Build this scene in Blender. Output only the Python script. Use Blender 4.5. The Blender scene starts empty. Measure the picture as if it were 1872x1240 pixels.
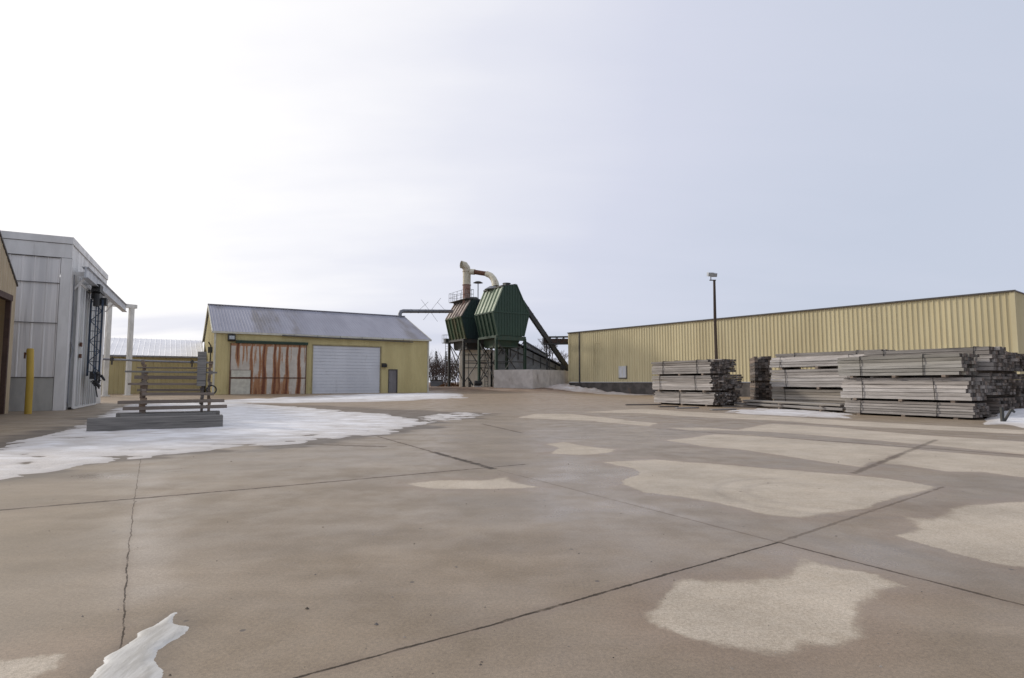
import bpy, math, random
import numpy as np
from mathutils import Vector, Matrix
random.seed(7)
sc = bpy.context.scene
COL = sc.collection
R = math.radians
F = 1050.0
PITCH = math.atan(79.0/F)
H = 1.2

# ------------------------------------------------------------------ measuring helpers
def ray(px, py):
    x = (px-936)/F; y = (620-py)/F
    return Vector((x, math.cos(PITCH)-y*math.sin(PITCH), math.sin(PITCH)+y*math.cos(PITCH)))
def gp(px, py, z=0.0):
    d = ray(px, py); t = (z-H)/d.z
    return Vector((d.x*t, d.y*t))
def at(px, py, Y):
    d = ray(px, py); t = Y/d.y
    return Vector((d.x*t, Y, H+d.z*t))
def S(t):
    t = np.clip(t, 0, 1); return t*t*(3-2*t)
def gz(x, y):
    return 0.27*S((y-36)/8)*(1-S((x-2)/8)) + 0.40*S((y-52)/8)*(1-S((x-4)/10))
def gzf(x, y): return float(gz(np.array([x]), np.array([y]))[0])

# ------------------------------------------------------------------ numpy noise and polygon distance
def vnoise(x, y, seed=0):
    xi = np.floor(x).astype(np.int64); yi = np.floor(y).astype(np.int64)
    fx = x-xi; fy = y-yi; fx = fx*fx*(3-2*fx); fy = fy*fy*(3-2*fy)
    def h(a, b):
        n = (a*374761393 + b*668265263 + seed*974711) & 0x7fffffff
        n = ((n ^ (n >> 13))*1274126177) & 0x7fffffff
        return ((n ^ (n >> 16)) & 0xffff)/65535.0
    return (h(xi, yi)*(1-fx)+h(xi+1, yi)*fx)*(1-fy)+(h(xi, yi+1)*(1-fx)+h(xi+1, yi+1)*fx)*fy
def fbm(x, y, seed=0, octv=4):
    s = 0; a = .5; f = 1.0
    for o in range(octv):
        s = s + a*vnoise(x*f, y*f, seed+o*17); a *= .5; f *= 2.03
    return s
def poly_sd(P, poly):
    poly = np.array(poly, float); n = len(poly)
    d = np.full(len(P), 1e9); inside = np.zeros(len(P), bool)
    for i in range(n):
        a = poly[i]; b = poly[(i+1) % n]; e = b-a; w = P-a
        t = np.clip((w@e)/max(e@e, 1e-9), 0, 1)
        d = np.minimum(d, np.hypot(w[:, 0]-t*e[0], w[:, 1]-t*e[1]))
        c = ((a[1] > P[:, 1]) != (b[1] > P[:, 1]))
        if abs(e[1]) > 1e-9:
            inside ^= c & (P[:, 0] < a[0]+(P[:, 1]-a[1])*e[0]/e[1])
    return np.where(inside, d, -d)

# ------------------------------------------------------------------ node helpers
class NT:
    def __init__(s, tree): s.t = tree; s.n = tree.nodes; s.l = tree.links
    def new(s, typ, **kw):
        nd = s.n.new(typ)
        for k, v in kw.items(): setattr(nd, k, v)
        return nd
    def link(s, a, b): s.l.new(a, b)
    def math(s, op, a, b=None, c=None, clamp=False):
        nd = s.new('ShaderNodeMath', operation=op, use_clamp=clamp)
        for i, v in enumerate((a, b, c)):
            if v is None: continue
            if isinstance(v, (int, float)): nd.inputs[i].default_value = v
            else: s.link(v, nd.inputs[i])
        return nd.outputs[0]
    def ramp(s, v, lo, hi, a=0.0, b=1.0, smooth=True):
        nd = s.new('ShaderNodeMapRange'); nd.interpolation_type = 'SMOOTHSTEP' if smooth else 'LINEAR'
        nd.inputs['From Min'].default_value = lo; nd.inputs['From Max'].default_value = hi
        nd.inputs['To Min'].default_value = a; nd.inputs['To Max'].default_value = b
        s.link(v, nd.inputs['Value']); return nd.outputs['Result']
    def mix(s, f, a, b, blend='MIX'):
        nd = s.new('ShaderNodeMix', data_type='RGBA', blend_type=blend)
        for k, v in (('Factor', f), ('A', a), ('B', b)):
            i = [q for q in nd.inputs if q.name == k and (q.type == 'RGBA' if k != 'Factor' else q.type == 'VALUE')][0]
            if isinstance(v, (int, float)): i.default_value = v
            elif isinstance(v, (tuple, list)): i.default_value = tuple(v)+((1,) if len(v) == 3 else ())
            else: s.link(v, i)
        return [q for q in nd.outputs if q.type == 'RGBA'][0]
    def noise(s, vec, scale, detail=4, rough=.55, stretch=None):
        if stretch:
            m = s.new('ShaderNodeMapping'); m.inputs['Scale'].default_value = stretch
            s.link(vec, m.inputs['Vector']); vec = m.outputs[0]
        nd = s.new('ShaderNodeTexNoise'); nd.inputs['Scale'].default_value = scale
        nd.inputs['Detail'].default_value = detail; nd.inputs['Roughness'].default_value = rough
        s.link(vec, nd.inputs['Vector']); return nd.outputs['Fac']
    def attr(s, name):
        nd = s.new('ShaderNodeAttribute', attribute_name=name); return nd.outputs['Fac']
def new_mat(name):
    m = bpy.data.materials.new(name); m.use_nodes = True
    nt = NT(m.node_tree); b = nt.n['Principled BSDF']
    return m, nt, b
def mk(name, c1, c2=None, scale=3, stretch=None, rough=.6, metal=0, lo=.35, hi=.65, bump=0, bscale=30, bstretch=None,
       island=0, dirt=None, spec=.4, rvar=.1):
    m, nt, b = new_mat(name)
    tc = nt.new('ShaderNodeTexCoord').outputs['Object']
    c2 = c2 or tuple(v*.75 for v in c1)
    n = nt.noise(tc, scale, 6, .6, stretch)
    col = nt.mix(nt.ramp(n, lo, hi), c1, c2)
    if dirt:
        dc, ds, dst, dlo, dhi = dirt
        col = nt.mix(nt.ramp(nt.noise(tc, ds, 7, .65, dst), dlo, dhi), col, dc)
    if island:
        g = nt.new('ShaderNodeNewGeometry').outputs['Random Per Island']
        hs = nt.new('ShaderNodeHueSaturation'); nt.link(col, hs.inputs['Color'])
        nt.link(nt.ramp(g, 0, 1, 1-island, 1+island, False), hs.inputs['Value'])
        g2 = nt.math('FRACT', nt.math('MULTIPLY', g, 7.31))
        nt.link(nt.ramp(g2, 0, 1, .7, 1.4, False), hs.inputs['Saturation'])
        col = hs.outputs[0]
    nt.link(col, b.inputs['Base Color'])
    b.inputs['Metallic'].default_value = metal
    b.inputs['Specular IOR Level'].default_value = spec
    nt.link(nt.ramp(n, .2, .8, max(rough-rvar, .05), min(rough+rvar, 1)), b.inputs['Roughness'])
    if bump:
        bn = nt.new('ShaderNodeBump'); bn.inputs['Strength'].default_value = bump; bn.inputs['Distance'].default_value = .02
        nt.link(nt.noise(tc, bscale, 5, .6, bstretch), bn.inputs['Height'])
        nt.link(bn.outputs[0], b.inputs['Normal'])
    return m

M = {}
M['shed_yellow'] = mk('shed_yellow', (.585, .495, .24), (.515, .43, .205), 1.2, (1, 1, .3), .5, dirt=((.24, .19, .06), 1.6, (2, 1, .5), .60, .85))
M['barn_yellow'] = mk('barn_yellow', (.44, .37, .19), (.38, .315, .16), 1.0, (1, 1, .3), .55)
M['tan_panel'] = mk('tan_panel', (.66, .58, .36), (.60, .52, .315), .5, (1, 1, .25), .45, dirt=((.44, .36, .22), 1.1, (2.2, 1, .15), .58, .82))
nt = NT(M['tan_panel'].node_tree); b = nt.n['Principled BSDF']      # each 0.9 m sheet is a shade apart
sx = nt.new('ShaderNodeSeparateXYZ'); nt.link(nt.new('ShaderNodeTexCoord').outputs['Object'], sx.inputs[0])
wn_ = nt.new('ShaderNodeTexWhiteNoise', noise_dimensions='1D'); nt.link(nt.math('FLOOR', nt.math('DIVIDE', sx.outputs[0], .915)), wn_.inputs['W'])
hs_ = nt.new('ShaderNodeHueSaturation'); src = b.inputs['Base Color'].links[0].from_socket; nt.link(src, hs_.inputs['Color'])
nt.link(nt.ramp(wn_.outputs['Value'], 0, 1, .93, 1.05, False), hs_.inputs['Value']); nt.link(hs_.outputs[0], b.inputs['Base Color'])
M['tan_trim'] = mk('tan_trim', (.40, .33, .17), None, 2)
M['tan_wall'] = mk('tan_wall', (.50, .40, .26), (.42, .33, .21), 2, (1, 1, .3), .6)
M['dark_trim'] = mk('dark_trim', (.10, .09, .082), None, 4, rough=.5)
M['cream_trim'] = mk('cream_trim', (.62, .60, .50), (.5, .48, .4), 3)
M['white_door'] = mk('white_door', (.68, .69, .72), (.62, .63, .66), .8, (1, 1, .4), .45, dirt=((.5, .5, .5), 2, (1, 1, .3), .6, .8))
M['white_paint'] = mk('white_paint', (.70, .69, .65), (.55, .54, .5), 4, (1, 1, .4), .55, dirt=((.36, .3, .22), 3, (1, 1, .3), .62, .8))
M['galv_roof'] = mk('galv_roof', (.33, .33, .38), (.28, .28, .325), .5, (1, .3, .3), .75, .0, spec=.15, dirt=((.20, .185, .18), .35, (1.5, .25, .25), .5, .75))
M['white_roof'] = mk('white_roof', (.80, .80, .82), (.72, .72, .75), .6, None, .6)
M['alu'] = mk('alu', (.84, .81, .78), (.65, .63, .61), .9, (3, 3, .12), .45, .15, dirt=((.33, .30, .27), 1.3, (5, 5, .12), .55, .8), rvar=.16)
M['alu_door'] = mk('alu_door', (.66, .66, .64), (.46, .46, .45), 1.1, (1.6, 1.6, .18), .38, .2, dirt=((.25, .25, .24), .8, (2, 2, .25), .58, .8), rvar=.18)
M['kiln_white'] = mk('kiln_white', (.78, .76, .73), (.66, .64, .61), 1.5, (1, 1, .3), .5, dirt=((.36, .33, .3), 2, (3, 3, .3), .6, .85))
M['kiln_base'] = mk('kiln_base', (.46, .45, .41), (.36, .35, .325), 1.5, (1, 1, .4), .7, dirt=((.25, .23, .2), 1.2, (1, 1, .3), .55, .8))
M['conc'] = mk('conc', (.60, .56, .52), (.48, .445, .41), 1.3, None, .85, bump=.4, dirt=((.24, .205, .175), .8, (1, 1, .45), .55, .8))
M['conc_dark'] = mk('conc_dark', (.13, .115, .105), (.08, .072, .066), 1.3, None, .85, bump=.4, dirt=((.2, .12, .07), 1.0, None, .58, .75))
M['steel_dark'] = mk('steel_dark', (.04, .046, .045), (.06, .05, .042), 3, None, .6)
M['steel_green'] = mk('steel_green', (.028, .062, .042), (.05, .07, .045), 2, None, .6, dirt=((.10, .055, .03), 1.6, None, .6, .8))
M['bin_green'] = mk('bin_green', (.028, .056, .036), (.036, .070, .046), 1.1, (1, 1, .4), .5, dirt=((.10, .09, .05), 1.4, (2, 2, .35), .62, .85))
M['bin_sunlit'] = mk('bin_sunlit', (.36, .40, .29), (.27, .33, .23), .9, (1, 1, .4), .6, dirt=((.09, .10, .055), 1.8, (2, 2, .4), .6, .8))  # bin green painted paler for sunlight on the upper left side, plus dirt
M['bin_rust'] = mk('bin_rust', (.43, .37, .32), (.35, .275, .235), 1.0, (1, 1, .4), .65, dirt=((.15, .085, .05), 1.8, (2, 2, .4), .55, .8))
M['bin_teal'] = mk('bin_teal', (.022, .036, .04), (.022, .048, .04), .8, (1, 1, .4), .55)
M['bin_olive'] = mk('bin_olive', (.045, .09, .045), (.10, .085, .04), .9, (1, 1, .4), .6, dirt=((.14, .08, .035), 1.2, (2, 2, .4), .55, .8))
M['cream_pipe'] = mk('cream_pipe', (.60, .56, .44), (.5, .45, .33), 2, None, .5, dirt=((.24, .11, .06), 1.3, None, .56, .72))
M['rust_pipe'] = mk('rust_pipe', (.36, .26, .22), (.22, .10, .07), 2.2, None, .7)
M['grey_pipe'] = mk('grey_pipe', (.23, .24, .26), (.17, .17, .19), 2, None, .5, .3)
M['cream_hut'] = mk('cream_hut', (.84, .77, .65), (.76, .69, .57), 1, (1, 1, .3), .6, dirt=((.38, .26, .17), 1.3, (2, 2, .4), .6, .85))
M['gallery'] = mk('gallery', (.27, .28, .28), (.19, .19, .19), 1.2, None, .55, .2, dirt=((.2, .12, .08), 1.3, None, .6, .8))
M['slate'] = mk('slate', (.15, .165, .19), None, 1.2, None, .5)
M['rail_grey'] = mk('rail_grey', (.55, .56, .57), (.45, .46, .48), 2, None, .5, .1)
M['blue_steel'] = mk('blue_steel', (.05, .075, .12), (.035, .045, .06), 4, None, .5)
M['black_box'] = mk('black_box', (.02, .02, .022), (.035, .033, .03), 5, None, .55)
M['yellow_post'] = mk('yellow_post', (.50, .33, .045), (.42, .275, .04), 3, (1, 1, .3), .5, dirt=((.25, .14, .04), 5, (2, 2, .5), .62, .75))
M['brown_frame'] = mk('brown_frame', (.085, .045, .03), None, 4, None, .6)
M['grey_panel'] = mk('grey_panel', (.33, .32, .33), (.27, .26, .27), 2, (1, 1, .3), .5)
M['rust_hardware'] = mk('rust_hardware', (.16, .07, .035), (.09, .04, .025), 6, None, .8)
M['entry_grey'] = mk('entry_grey', (.22, .205, .205), (.17, .155, .155), 3, (1, 1, .3), .5)
M['light_lens'] = mk('light_lens', (.42, .45, .45), (.35, .36, .36), 6, None, .2)
M['pole_wood'] = mk('pole_wood', (.085, .06, .042), (.05, .035, .026), 4, (1, 1, .08), .8, bump=.5, bscale=20, bstretch=(2, 2, .1))
M['lamp_alu'] = mk('lamp_alu', (.5, .52, .54), None, 4, None, .35, .5)
WS = (.35, 7, 7)
def wood(name, c1, c2, dk, island=.36):
    return mk(name, c1, c2, 3.2, WS, .85, 0, .3, .7, .5, 9, (.5, 9, 9), island, (dk, 2.1, (.22, 7, 7), .50, .74), .2)
M['wood_pale'] = wood('wood_pale', (.54, .505, .475), (.36, .332, .308), (.13, .118, .108))
M['wood_grey'] = wood('wood_grey', (.39, .362, .336), (.255, .234, .216), (.11, .10, .092))
M['wood_tan'] = wood('wood_tan', (.39, .355, .31), (.30, .27, .235), (.15, .135, .115))
M['wood_green'] = wood('wood_green', (.37, .355, .32), (.28, .265, .24), (.12, .115, .10))
M['wood_dark'] = wood('wood_dark', (.20, .17, .15), (.13, .11, .096), (.05, .043, .04), .45)
M['wood_end'] = wood('wood_end', (.20, .17, .148), (.11, .09, .078), (.04, .033, .03), .6)
M['timber_grey'] = wood('timber_grey', (.26, .24, .215), (.17, .158, .143), (.045, .043, .04), .1)
M['board_brown'] = wood('board_brown', (.27, .21, .165), (.20, .155, .12), (.09, .065, .05), .25)
M['strap'] = mk('strap', (.03, .028, .027), None, 5, None, .5)
M['twig'] = mk('twig', (.085, .06, .052), (.055, .04, .036), 2, None, .9)
M['twig_pale'] = mk('twig_pale', (.16, .145, .14), (.12, .105, .1), 2, None, .9)
M['fir'] = mk('fir', (.028, .04, .026), (.018, .026, .018), 3, None, .9)
M['grit'] = mk('grit', (.10, .085, .07), (.30, .27, .24), 3, rough=.9, island=.5)
M['leaf_litter'] = mk('leaf_litter', (.16, .075, .03), (.09, .05, .025), 9, None, .95, island=.5)

# ------------------------------------------------------------------ mesh builder
class MB:
    def __init__(s): s.v = []; s.f = []
    def add(s, vs, fs):
        o = len(s.v); s.v += [tuple(p) for p in vs]; s.f += [tuple(i+o for i in f) for f in fs]; return s
    def box(s, x0, x1, y0, y1, z0, z1, mat=None):
        vs = [(x, y, z) for x in (x0, x1) for y in (y0, y1) for z in (z0, z1)]
        if mat is not None: vs = [mat @ Vector(p) for p in vs]
        return s.add(vs, [(0, 1, 3, 2), (4, 6, 7, 5), (0, 4, 5, 1), (2, 3, 7, 6), (0, 2, 6, 4), (1, 5, 7, 3)])
    def bar(s, a, b, w, h=None, up=(0, 0, 1)):
        a = Vector(a); b = Vector(b); h = h or w; d = (b-a).normalized(); up = Vector(up)
        if abs(d.dot(up)) > .98: up = Vector((1, 0, 0)) if abs(d.x) < .9 else Vector((0, 1, 0))
        x = d.cross(up).normalized()*(w/2); y = x.cross(d).normalized()*(h/2)
        vs = [p+i*x+j*y for p in (a, b) for i in (-1, 1) for j in (-1, 1)]
        return s.add(vs, [(0, 1, 3, 2), (4, 6, 7, 5), (0, 4, 5, 1), (2, 3, 7, 6), (0, 2, 6, 4), (1, 5, 7, 3)])
    def tube(s, pts, r, n=10, cap=True):
        pts = [Vector(p) for p in pts]; rs = r if isinstance(r, (list, tuple)) else [r]*len(pts)
        T = []
        for i in range(len(pts)):
            a = pts[max(i-1, 0)]; b = pts[min(i+1, len(pts)-1)]; T.append((b-a).normalized())
        u = T[0].orthogonal().normalized(); vs = []; fs = []
        for i, p in enumerate(pts):
            u = (u-T[i]*u.dot(T[i])).normalized(); w = T[i].cross(u)
            for k in range(n):
                a = 2*math.pi*k/n; vs.append(p+rs[i]*(math.cos(a)*u+math.sin(a)*w))
        for i in range(len(pts)-1):
            for k in range(n):
                fs.append((i*n+k, i*n+(k+1) % n, (i+1)*n+(k+1) % n, (i+1)*n+k))
        if cap: fs += [tuple(range(n))[::-1], tuple(range((len(pts)-1)*n, len(pts)*n))]
        return s.add(vs, fs)
    def prism(s, poly, d):
        """poly: list of 3d points, d: extrusion vector"""
        poly = [Vector(p) for p in poly]; d = Vector(d); n = len(poly)
        fs = [tuple(range(n))[::-1], tuple(range(n, 2*n))]+[(i, (i+1) % n, (i+1) % n+n, i+n) for i in range(n)]
        return s.add(poly+[p+d for p in poly], fs)
    def corr(s, p0, u, nrm, s0, s1, lo, hi, pitch=.305, rw=.07, rd=.03, vdir=(0, 0, 1), breaks=(), ramp=.022):
        """ribbed sheet: p0 + u*s + vdir*t for t in lo(s)..hi(s), ribs stand out along nrm"""
        p0 = Vector(p0); u = Vector(u); nrm = Vector(nrm); vd = Vector(vdir)
        lof = lo if callable(lo) else (lambda q: lo); hif = hi if callable(hi) else (lambda q: hi)
        prof = []
        k = math.floor(s0/pitch)-1
        while k*pitch < s1+pitch:
            b = k*pitch
            prof += [(b, 0), (b+ramp, rd), (b+rw-ramp, rd), (b+rw, 0)]; k += 1
        def dat(q):
            for (a, da), (c, dc) in zip(prof, prof[1:]):
                if a <= q <= c: return da+(dc-da)*((q-a)/max(c-a, 1e-9))
            return 0
        ss = sorted([(q, d) for q, d in prof if s0 < q < s1]+[(s0, dat(s0)), (s1, dat(s1))]+[(b, dat(b)) for b in breaks if s0 < b < s1])
        vs = []
        for q, d in ss:
            b = p0+u*q+nrm*d; vs += [b+vd*lof(q), b+vd*hif(q)]
        return s.add(vs, [(2*i, 2*i+2, 2*i+3, 2*i+1) for i in range(len(ss)-1)])
    def build(s, name, mat, parent=None, loc=None, rz=0, smooth=False, bevel=0):
        me = bpy.data.meshes.new(name); me.from_pydata(s.v, [], s.f); me.update()
        if smooth:
            me.shade_smooth()
            try: me.set_sharp_from_angle(angle=R(40))
            except Exception: pass
        me.materials.append(M[mat] if isinstance(mat, str) else mat)
        o = bpy.data.objects.new(name, me); COL.objects.link(o)
        if parent is not None: o.parent = parent
        if loc is not None: o.location = loc
        o.rotation_euler.z = rz
        if bevel:
            bv = o.modifiers.new('bevel', 'BEVEL'); bv.width = bevel; bv.segments = 2; bv.limit_method = 'ANGLE'
        return o
def tag(o, label=None, cat=None, group=None, kind=None):
    if label: o['label'] = label
    if cat: o['category'] = cat
    if group: o['group'] = group
    if kind: o['kind'] = kind
    return o
def thing(name, label, cat, loc, rz=0, group=None):
    o = bpy.data.objects.new(name, None); COL.objects.link(o)
    o.empty_display_size = .3
    o.location = loc; o.rotation_euler.z = rz
    return tag(o, label, cat, group)
def copy_tree(o, parent=None):
    c = o.copy(); COL.objects.link(c); c.parent = parent
    for ch in o.children: copy_tree(ch, c)
    return c

# ------------------------------------------------------------------ camera, light, sky
cam = bpy.data.cameras.new('camera'); camo = bpy.data.objects.new('camera', cam); COL.objects.link(camo)
cam.sensor_width = 36; cam.lens = F/1872*36; cam.clip_end = 6000; cam.clip_start = .05
camo.location = (0, 0, H); camo.rotation_euler = (R(90)+PITCH, 0, 0)
sc.camera = camo
SUN_EL, SUN_AZ = R(27), R(-62)          # azimuth from +Y towards +X
sd = Vector((math.sin(SUN_AZ)*math.cos(SUN_EL), math.cos(SUN_AZ)*math.cos(SUN_EL), math.sin(SUN_EL)))
sl = bpy.data.lights.new('sun', 'SUN'); sl.energy = 2.0; sl.angle = R(5); sl.color = (1, .93, .84)
so = bpy.data.objects.new('sun', sl); COL.objects.link(so); so.rotation_euler = sd.to_track_quat('Z', 'Y').to_euler()
so.location = (-30, 20, 40)
w = bpy.data.worlds.new('World'); sc.world = w; w.use_nodes = True
nt = NT(w.node_tree); nt.n.clear()
out = nt.new('ShaderNodeOutputWorld')
sky = nt.new('ShaderNodeTexSky', sky_type='NISHITA'); sky.sun_disc = False
sky.sun_elevation = SUN_EL; sky.sun_rotation = SUN_AZ % (2*math.pi); sky.air_density = 1.0; sky.dust_density = 2.0
b1 = nt.new('ShaderNodeBackground'); b1.inputs[1].default_value = .10; nt.link(sky.outputs[0], b1.inputs[0])
gen = nt.new('ShaderNodeTexCoord').outputs['Generated']
nrm = nt.new('ShaderNodeVectorMath', operation='NORMALIZE'); nt.link(gen, nrm.inputs[0]); vdir = nrm.outputs[0]
dt = nt.new('ShaderNodeVectorMath', operation='DOT_PRODUCT'); nt.link(vdir, dt.inputs[0]); dt.inputs[1].default_value = sd
sep = nt.new('ShaderNodeSeparateXYZ'); nt.link(vdir, sep.inputs[0])
# stratus veil: streaky noise, brighter towards the hidden sun
hz = nt.math('MAXIMUM', nt.math('ADD', sep.outputs[2], .18), .08)
cx = nt.math('DIVIDE', sep.outputs[0], hz); cy = nt.math('DIVIDE', sep.outputs[1], hz)
cmb = nt.new('ShaderNodeCombineXYZ'); nt.link(cx, cmb.inputs[0]); nt.link(cy, cmb.inputs[1])
cl = nt.noise(cmb.outputs[0], .55, 6, .55, (1, 1.6, 1))
cl2 = nt.noise(cmb.outputs[0], 1.6, 5, .5, (.6, 2.2, 1))
glow = nt.ramp(dt.outputs['Value'], -.12, 1.0)
fac = nt.math('ADD', glow, nt.math('MULTIPLY', nt.math('SUBTRACT', cl, .5), .44))
fac = nt.math('ADD', fac, nt.math('MULTIPLY', nt.math('SUBTRACT', cl2, .5), .17))
band = nt.math('MULTIPLY', nt.ramp(sep.outputs[2], .035, .075), nt.ramp(sep.outputs[2], .075, .14, 1, 0))
bn_ = nt.noise(cmb.outputs[0], .8, 4, .5, (.6, 1.5, 1))
fac = nt.math('SUBTRACT', fac, nt.math('MULTIPLY', nt.math('MULTIPLY', band, nt.ramp(bn_, .35, .65)), .34), clamp=True)
rp = nt.new('ShaderNodeValToRGB'); nt.link(fac, rp.inputs[0])
e = rp.color_ramp.elements
e[0].position = 0; e[0].color = (.60, .65, .775, 1)
e[1].position = 1; e[1].color = (1.12, 1.10, 1.09, 1)
q = e.new(.45); q.color = (.71, .735, .86, 1)
q = e.new(.72); q.color = (.845, .855, .94, 1)
b2 = nt.new('ShaderNodeBackground'); b2.inputs[1].default_value = 1.0; nt.link(rp.outputs[0], b2.inputs[0])
mx = nt.new('ShaderNodeMixShader'); mx.inputs[0].default_value = .93
nt.link(b1.outputs[0], mx.inputs[1]); nt.link(b2.outputs[0], mx.inputs[2]); nt.link(mx.outputs[0], out.inputs[0])
sc.view_settings.view_transform = 'Standard'; sc.view_settings.look = 'None'
sc.view_settings.exposure = 0; sc.view_settings.gamma = 1

# ------------------------------------------------------------------ ground
def pxpoly(pts, z=0): return [tuple(gp(x, y, z)) for x, y in pts]
DRY = [
 [(1240,1060),(1300,1064),(1360,1062),(1410,1056),(1440,1045),(1448,1030),(1455,1013),(1490,1025),(1530,1035),(1600,1048),(1640,1063),(1680,1075),(1640,1078),(1612,1090),(1595,1120),(1580,1165),(1530,1186),(1480,1178),(1450,1195),(1420,1205),(1380,1195),(1300,1182),(1250,1172),(1230,1165),(1185,1145),(1174,1125),(1200,1100),(1225,1080)],
 [(1110,846),(1160,842),(1200,839),(1300,848),(1400,857),(1540,867),(1640,878),(1722,890),(1690,903),(1650,910),(1615,917),(1590,930),(1520,938),(1460,946),(1400,942),(1330,925),(1250,908),(1180,900),(1138,885),(1145,876),(1172,869),(1165,857)],
 [(1652,944),(1690,948),(1725,943),(1735,930),(1780,922),(1830,917),(1990,912),(1990,1045),(1900,1036),(1820,1028),(1740,1010),(1690,996),(1632,981),(1672,966)],
 [(1000,812),(1030,809),(1080,817),(1122,822),(1110,828),(1060,832),(1005,830),(1018,820)],
 [(742,885),(800,880),(880,878),(905,874),(925,869),(945,880),(992,891),(930,893),(880,893),(800,893)],
 [(1223,805),(1308,794),(1369,795),(1500,806),(1675,820),(1620,838),(1570,853),(1500,843),(1434,833),(1340,822),(1283,816)],
 [(1658,821),(1750,829),(1871,838),(1990,846),(1990,884),(1871,873),(1800,864),(1735,862),(1660,850),(1620,848)],
 [(1198,781),(1280,782),(1349,786),(1414,775),(1550,784),(1685,795),(1871,808),(1990,816),(1990,838),(1871,830),(1685,813),(1510,797),(1364,788),(1260,787)],
 [(1060,754),(1173,748),(1283,754),(1420,761),(1585,771),(1866,787),(1990,794),(1990,801),(1866,794),(1585,781),(1414,769),(1280,763),(1173,756)],
 [(950,764),(982,757),(1042,757),(1130,766),(1205,775),(1193,781),(1083,770)],
 [(-40,1205),(60,1200),(112,1194),(100,1215),(86,1228),(45,1245),(-60,1262)],
]
JOINTS = [((-60,938),(470,893),.030,.8),((470,893),(960,849),.030,.7),((500,1251),(900,1142),.0085,1),((900,1142),(1422,992),.011,1),
 ((1422,992),(1726,890),.018,.45),((1560,866),(1712,804),.05,.5),((690,798),(790,826),.03,.65),((790,826),(904,858),.06,.95),((904,858),(1420,991),.016,.3),((1420,991),(1990,1137),.014,.8),
 ((258,835),(247,905),.0045,.6),((247,905),(234,1010),.0045,.7),((234,1010),(222,1190),.0048,.9),((222,1190),(216,1290),.0048,.6),
 ((1060,758),(1400,772),.05,.35),((1400,772),(1990,800),.05,.45),((1200,784),(1990,841),.07,.42),((560,812),(705,817),.10,.5),((880,775),(955,792),.06,.55)]
xs = np.concatenate([-np.geomspace(2500, 82, 10), np.arange(-80, -35, 1.2), np.arange(-35, -10, .25), np.arange(-10, 10, .08), np.arange(10, 35, .25), np.arange(35, 80, 1.2), np.geomspace(82, 2500, 10)])
ys = np.concatenate([np.array([-400., -60, -15, -5]), np.arange(-2, 8, .06), np.arange(8, 20, .12), np.arange(20, 45, .3), np.arange(45, 85, 1.), np.geomspace(86, 3000, 12)])
GX, GY = np.meshgrid(xs, ys); P = np.stack([GX.ravel(), GY.ravel()], 1)
Z = gz(P[:, 0], P[:, 1])
nx, ny = len(xs), len(ys)
idx = np.arange(nx*ny).reshape(ny, nx)
quads = np.stack([idx[:-1, :-1].ravel(), idx[:-1, 1:].ravel(), idx[1:, 1:].ravel(), idx[1:, :-1].ravel()], 1)
def np_mesh(name, co, quads):
    me = bpy.data.meshes.new(name)
    me.vertices.add(len(co)); me.vertices.foreach_set('co', np.asarray(co, np.float32).ravel())
    me.loops.add(quads.size); me.loops.foreach_set('vertex_index', quads.ravel().astype(np.int32))
    me.polygons.add(len(quads)); me.polygons.foreach_set('loop_start', np.arange(0, quads.size, 4, dtype=np.int32))
    me.update(calc_edges=True); me.validate(); me.shade_smooth(); return me
me = np_mesh('ground', np.stack([P[:, 0], P[:, 1], Z], 1), quads)
dry = np.full(len(P), -5.0)
for pl in DRY:
    pp = np.array(pxpoly(pl)); lo = pp.min(0)-1.5; hi = pp.max(0)+1.5
    k = np.where((P[:, 0] > lo[0]) & (P[:, 0] < hi[0]) & (P[:, 1] > lo[1]) & (P[:, 1] < hi[1]))[0]
    # ragged at several scales, in proportion to how far away (larger slabs) the patch lies
    amp = .05+.012*pp[:, 1].mean()
    n = (fbm(P[k, 0]*1.1, P[k, 1]*1.1, 5)-.47)*amp*2
    dry[k] = np.maximum(dry[k], poly_sd(P[k], pp)+n)
def set_attr(me, name, v):
    a = me.attributes.new(name, 'FLOAT', 'POINT'); a.data.foreach_set('value', np.asarray(v, np.float32))
set_attr(me, 'dry', dry)
# rubber marks: arcs on the big dry slab and two long wheel tracks
tire = np.zeros(len(P))
c0 = np.array(gp(1500, 905)); ang = np.arctan2(P[:, 1]-c0[1], P[:, 0]-c0[0]); rr = np.hypot(P[:, 0]-c0[0], P[:, 1]-c0[1])
for rad, wd, st in ((1.05, .06, .6), (.74, .05, .42), (1.2, .04, .3)):
    tire = np.maximum(tire, st*np.exp(-((rr-rad)/wd)**2)*S((np.abs(ang)-1.1)/.6))
for (a, b, wd, st) in (((1430, 965), (1700, 1060), .10, .6), ((1500, 965), (1800, 1050), .08, .6), ((1440, 975), (1872, 1085), .18, .4), ((1080, 905), (1420, 985), .2, .3)):
    a = np.array(gp(*a)); b = np.array(gp(*b)); t = (b-a)/np.linalg.norm(b-a); n = np.array([-t[1], t[0]])
    L = np.linalg.norm(b-a); al = (P-a)@t; tire = np.maximum(tire, st*np.exp(-(((P-a)@n)/wd)**2)*S(al/.5)*S((L-al)/.5))
set_attr(me, 'tire', tire)
dirt = S((P[:, 1]-50-4*fbm(P[:, 0]*.15, P[:, 1]*.15, 3))/5)*(1-S((P[:, 0]-14)/6))
dirt = np.maximum(dirt, S((P[:, 1]-75)/10)); dirt = np.maximum(dirt, S((np.abs(P[:, 0])-45)/10))
set_attr(me, 'dirt', dirt)
film = np.zeros(len(P))
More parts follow.
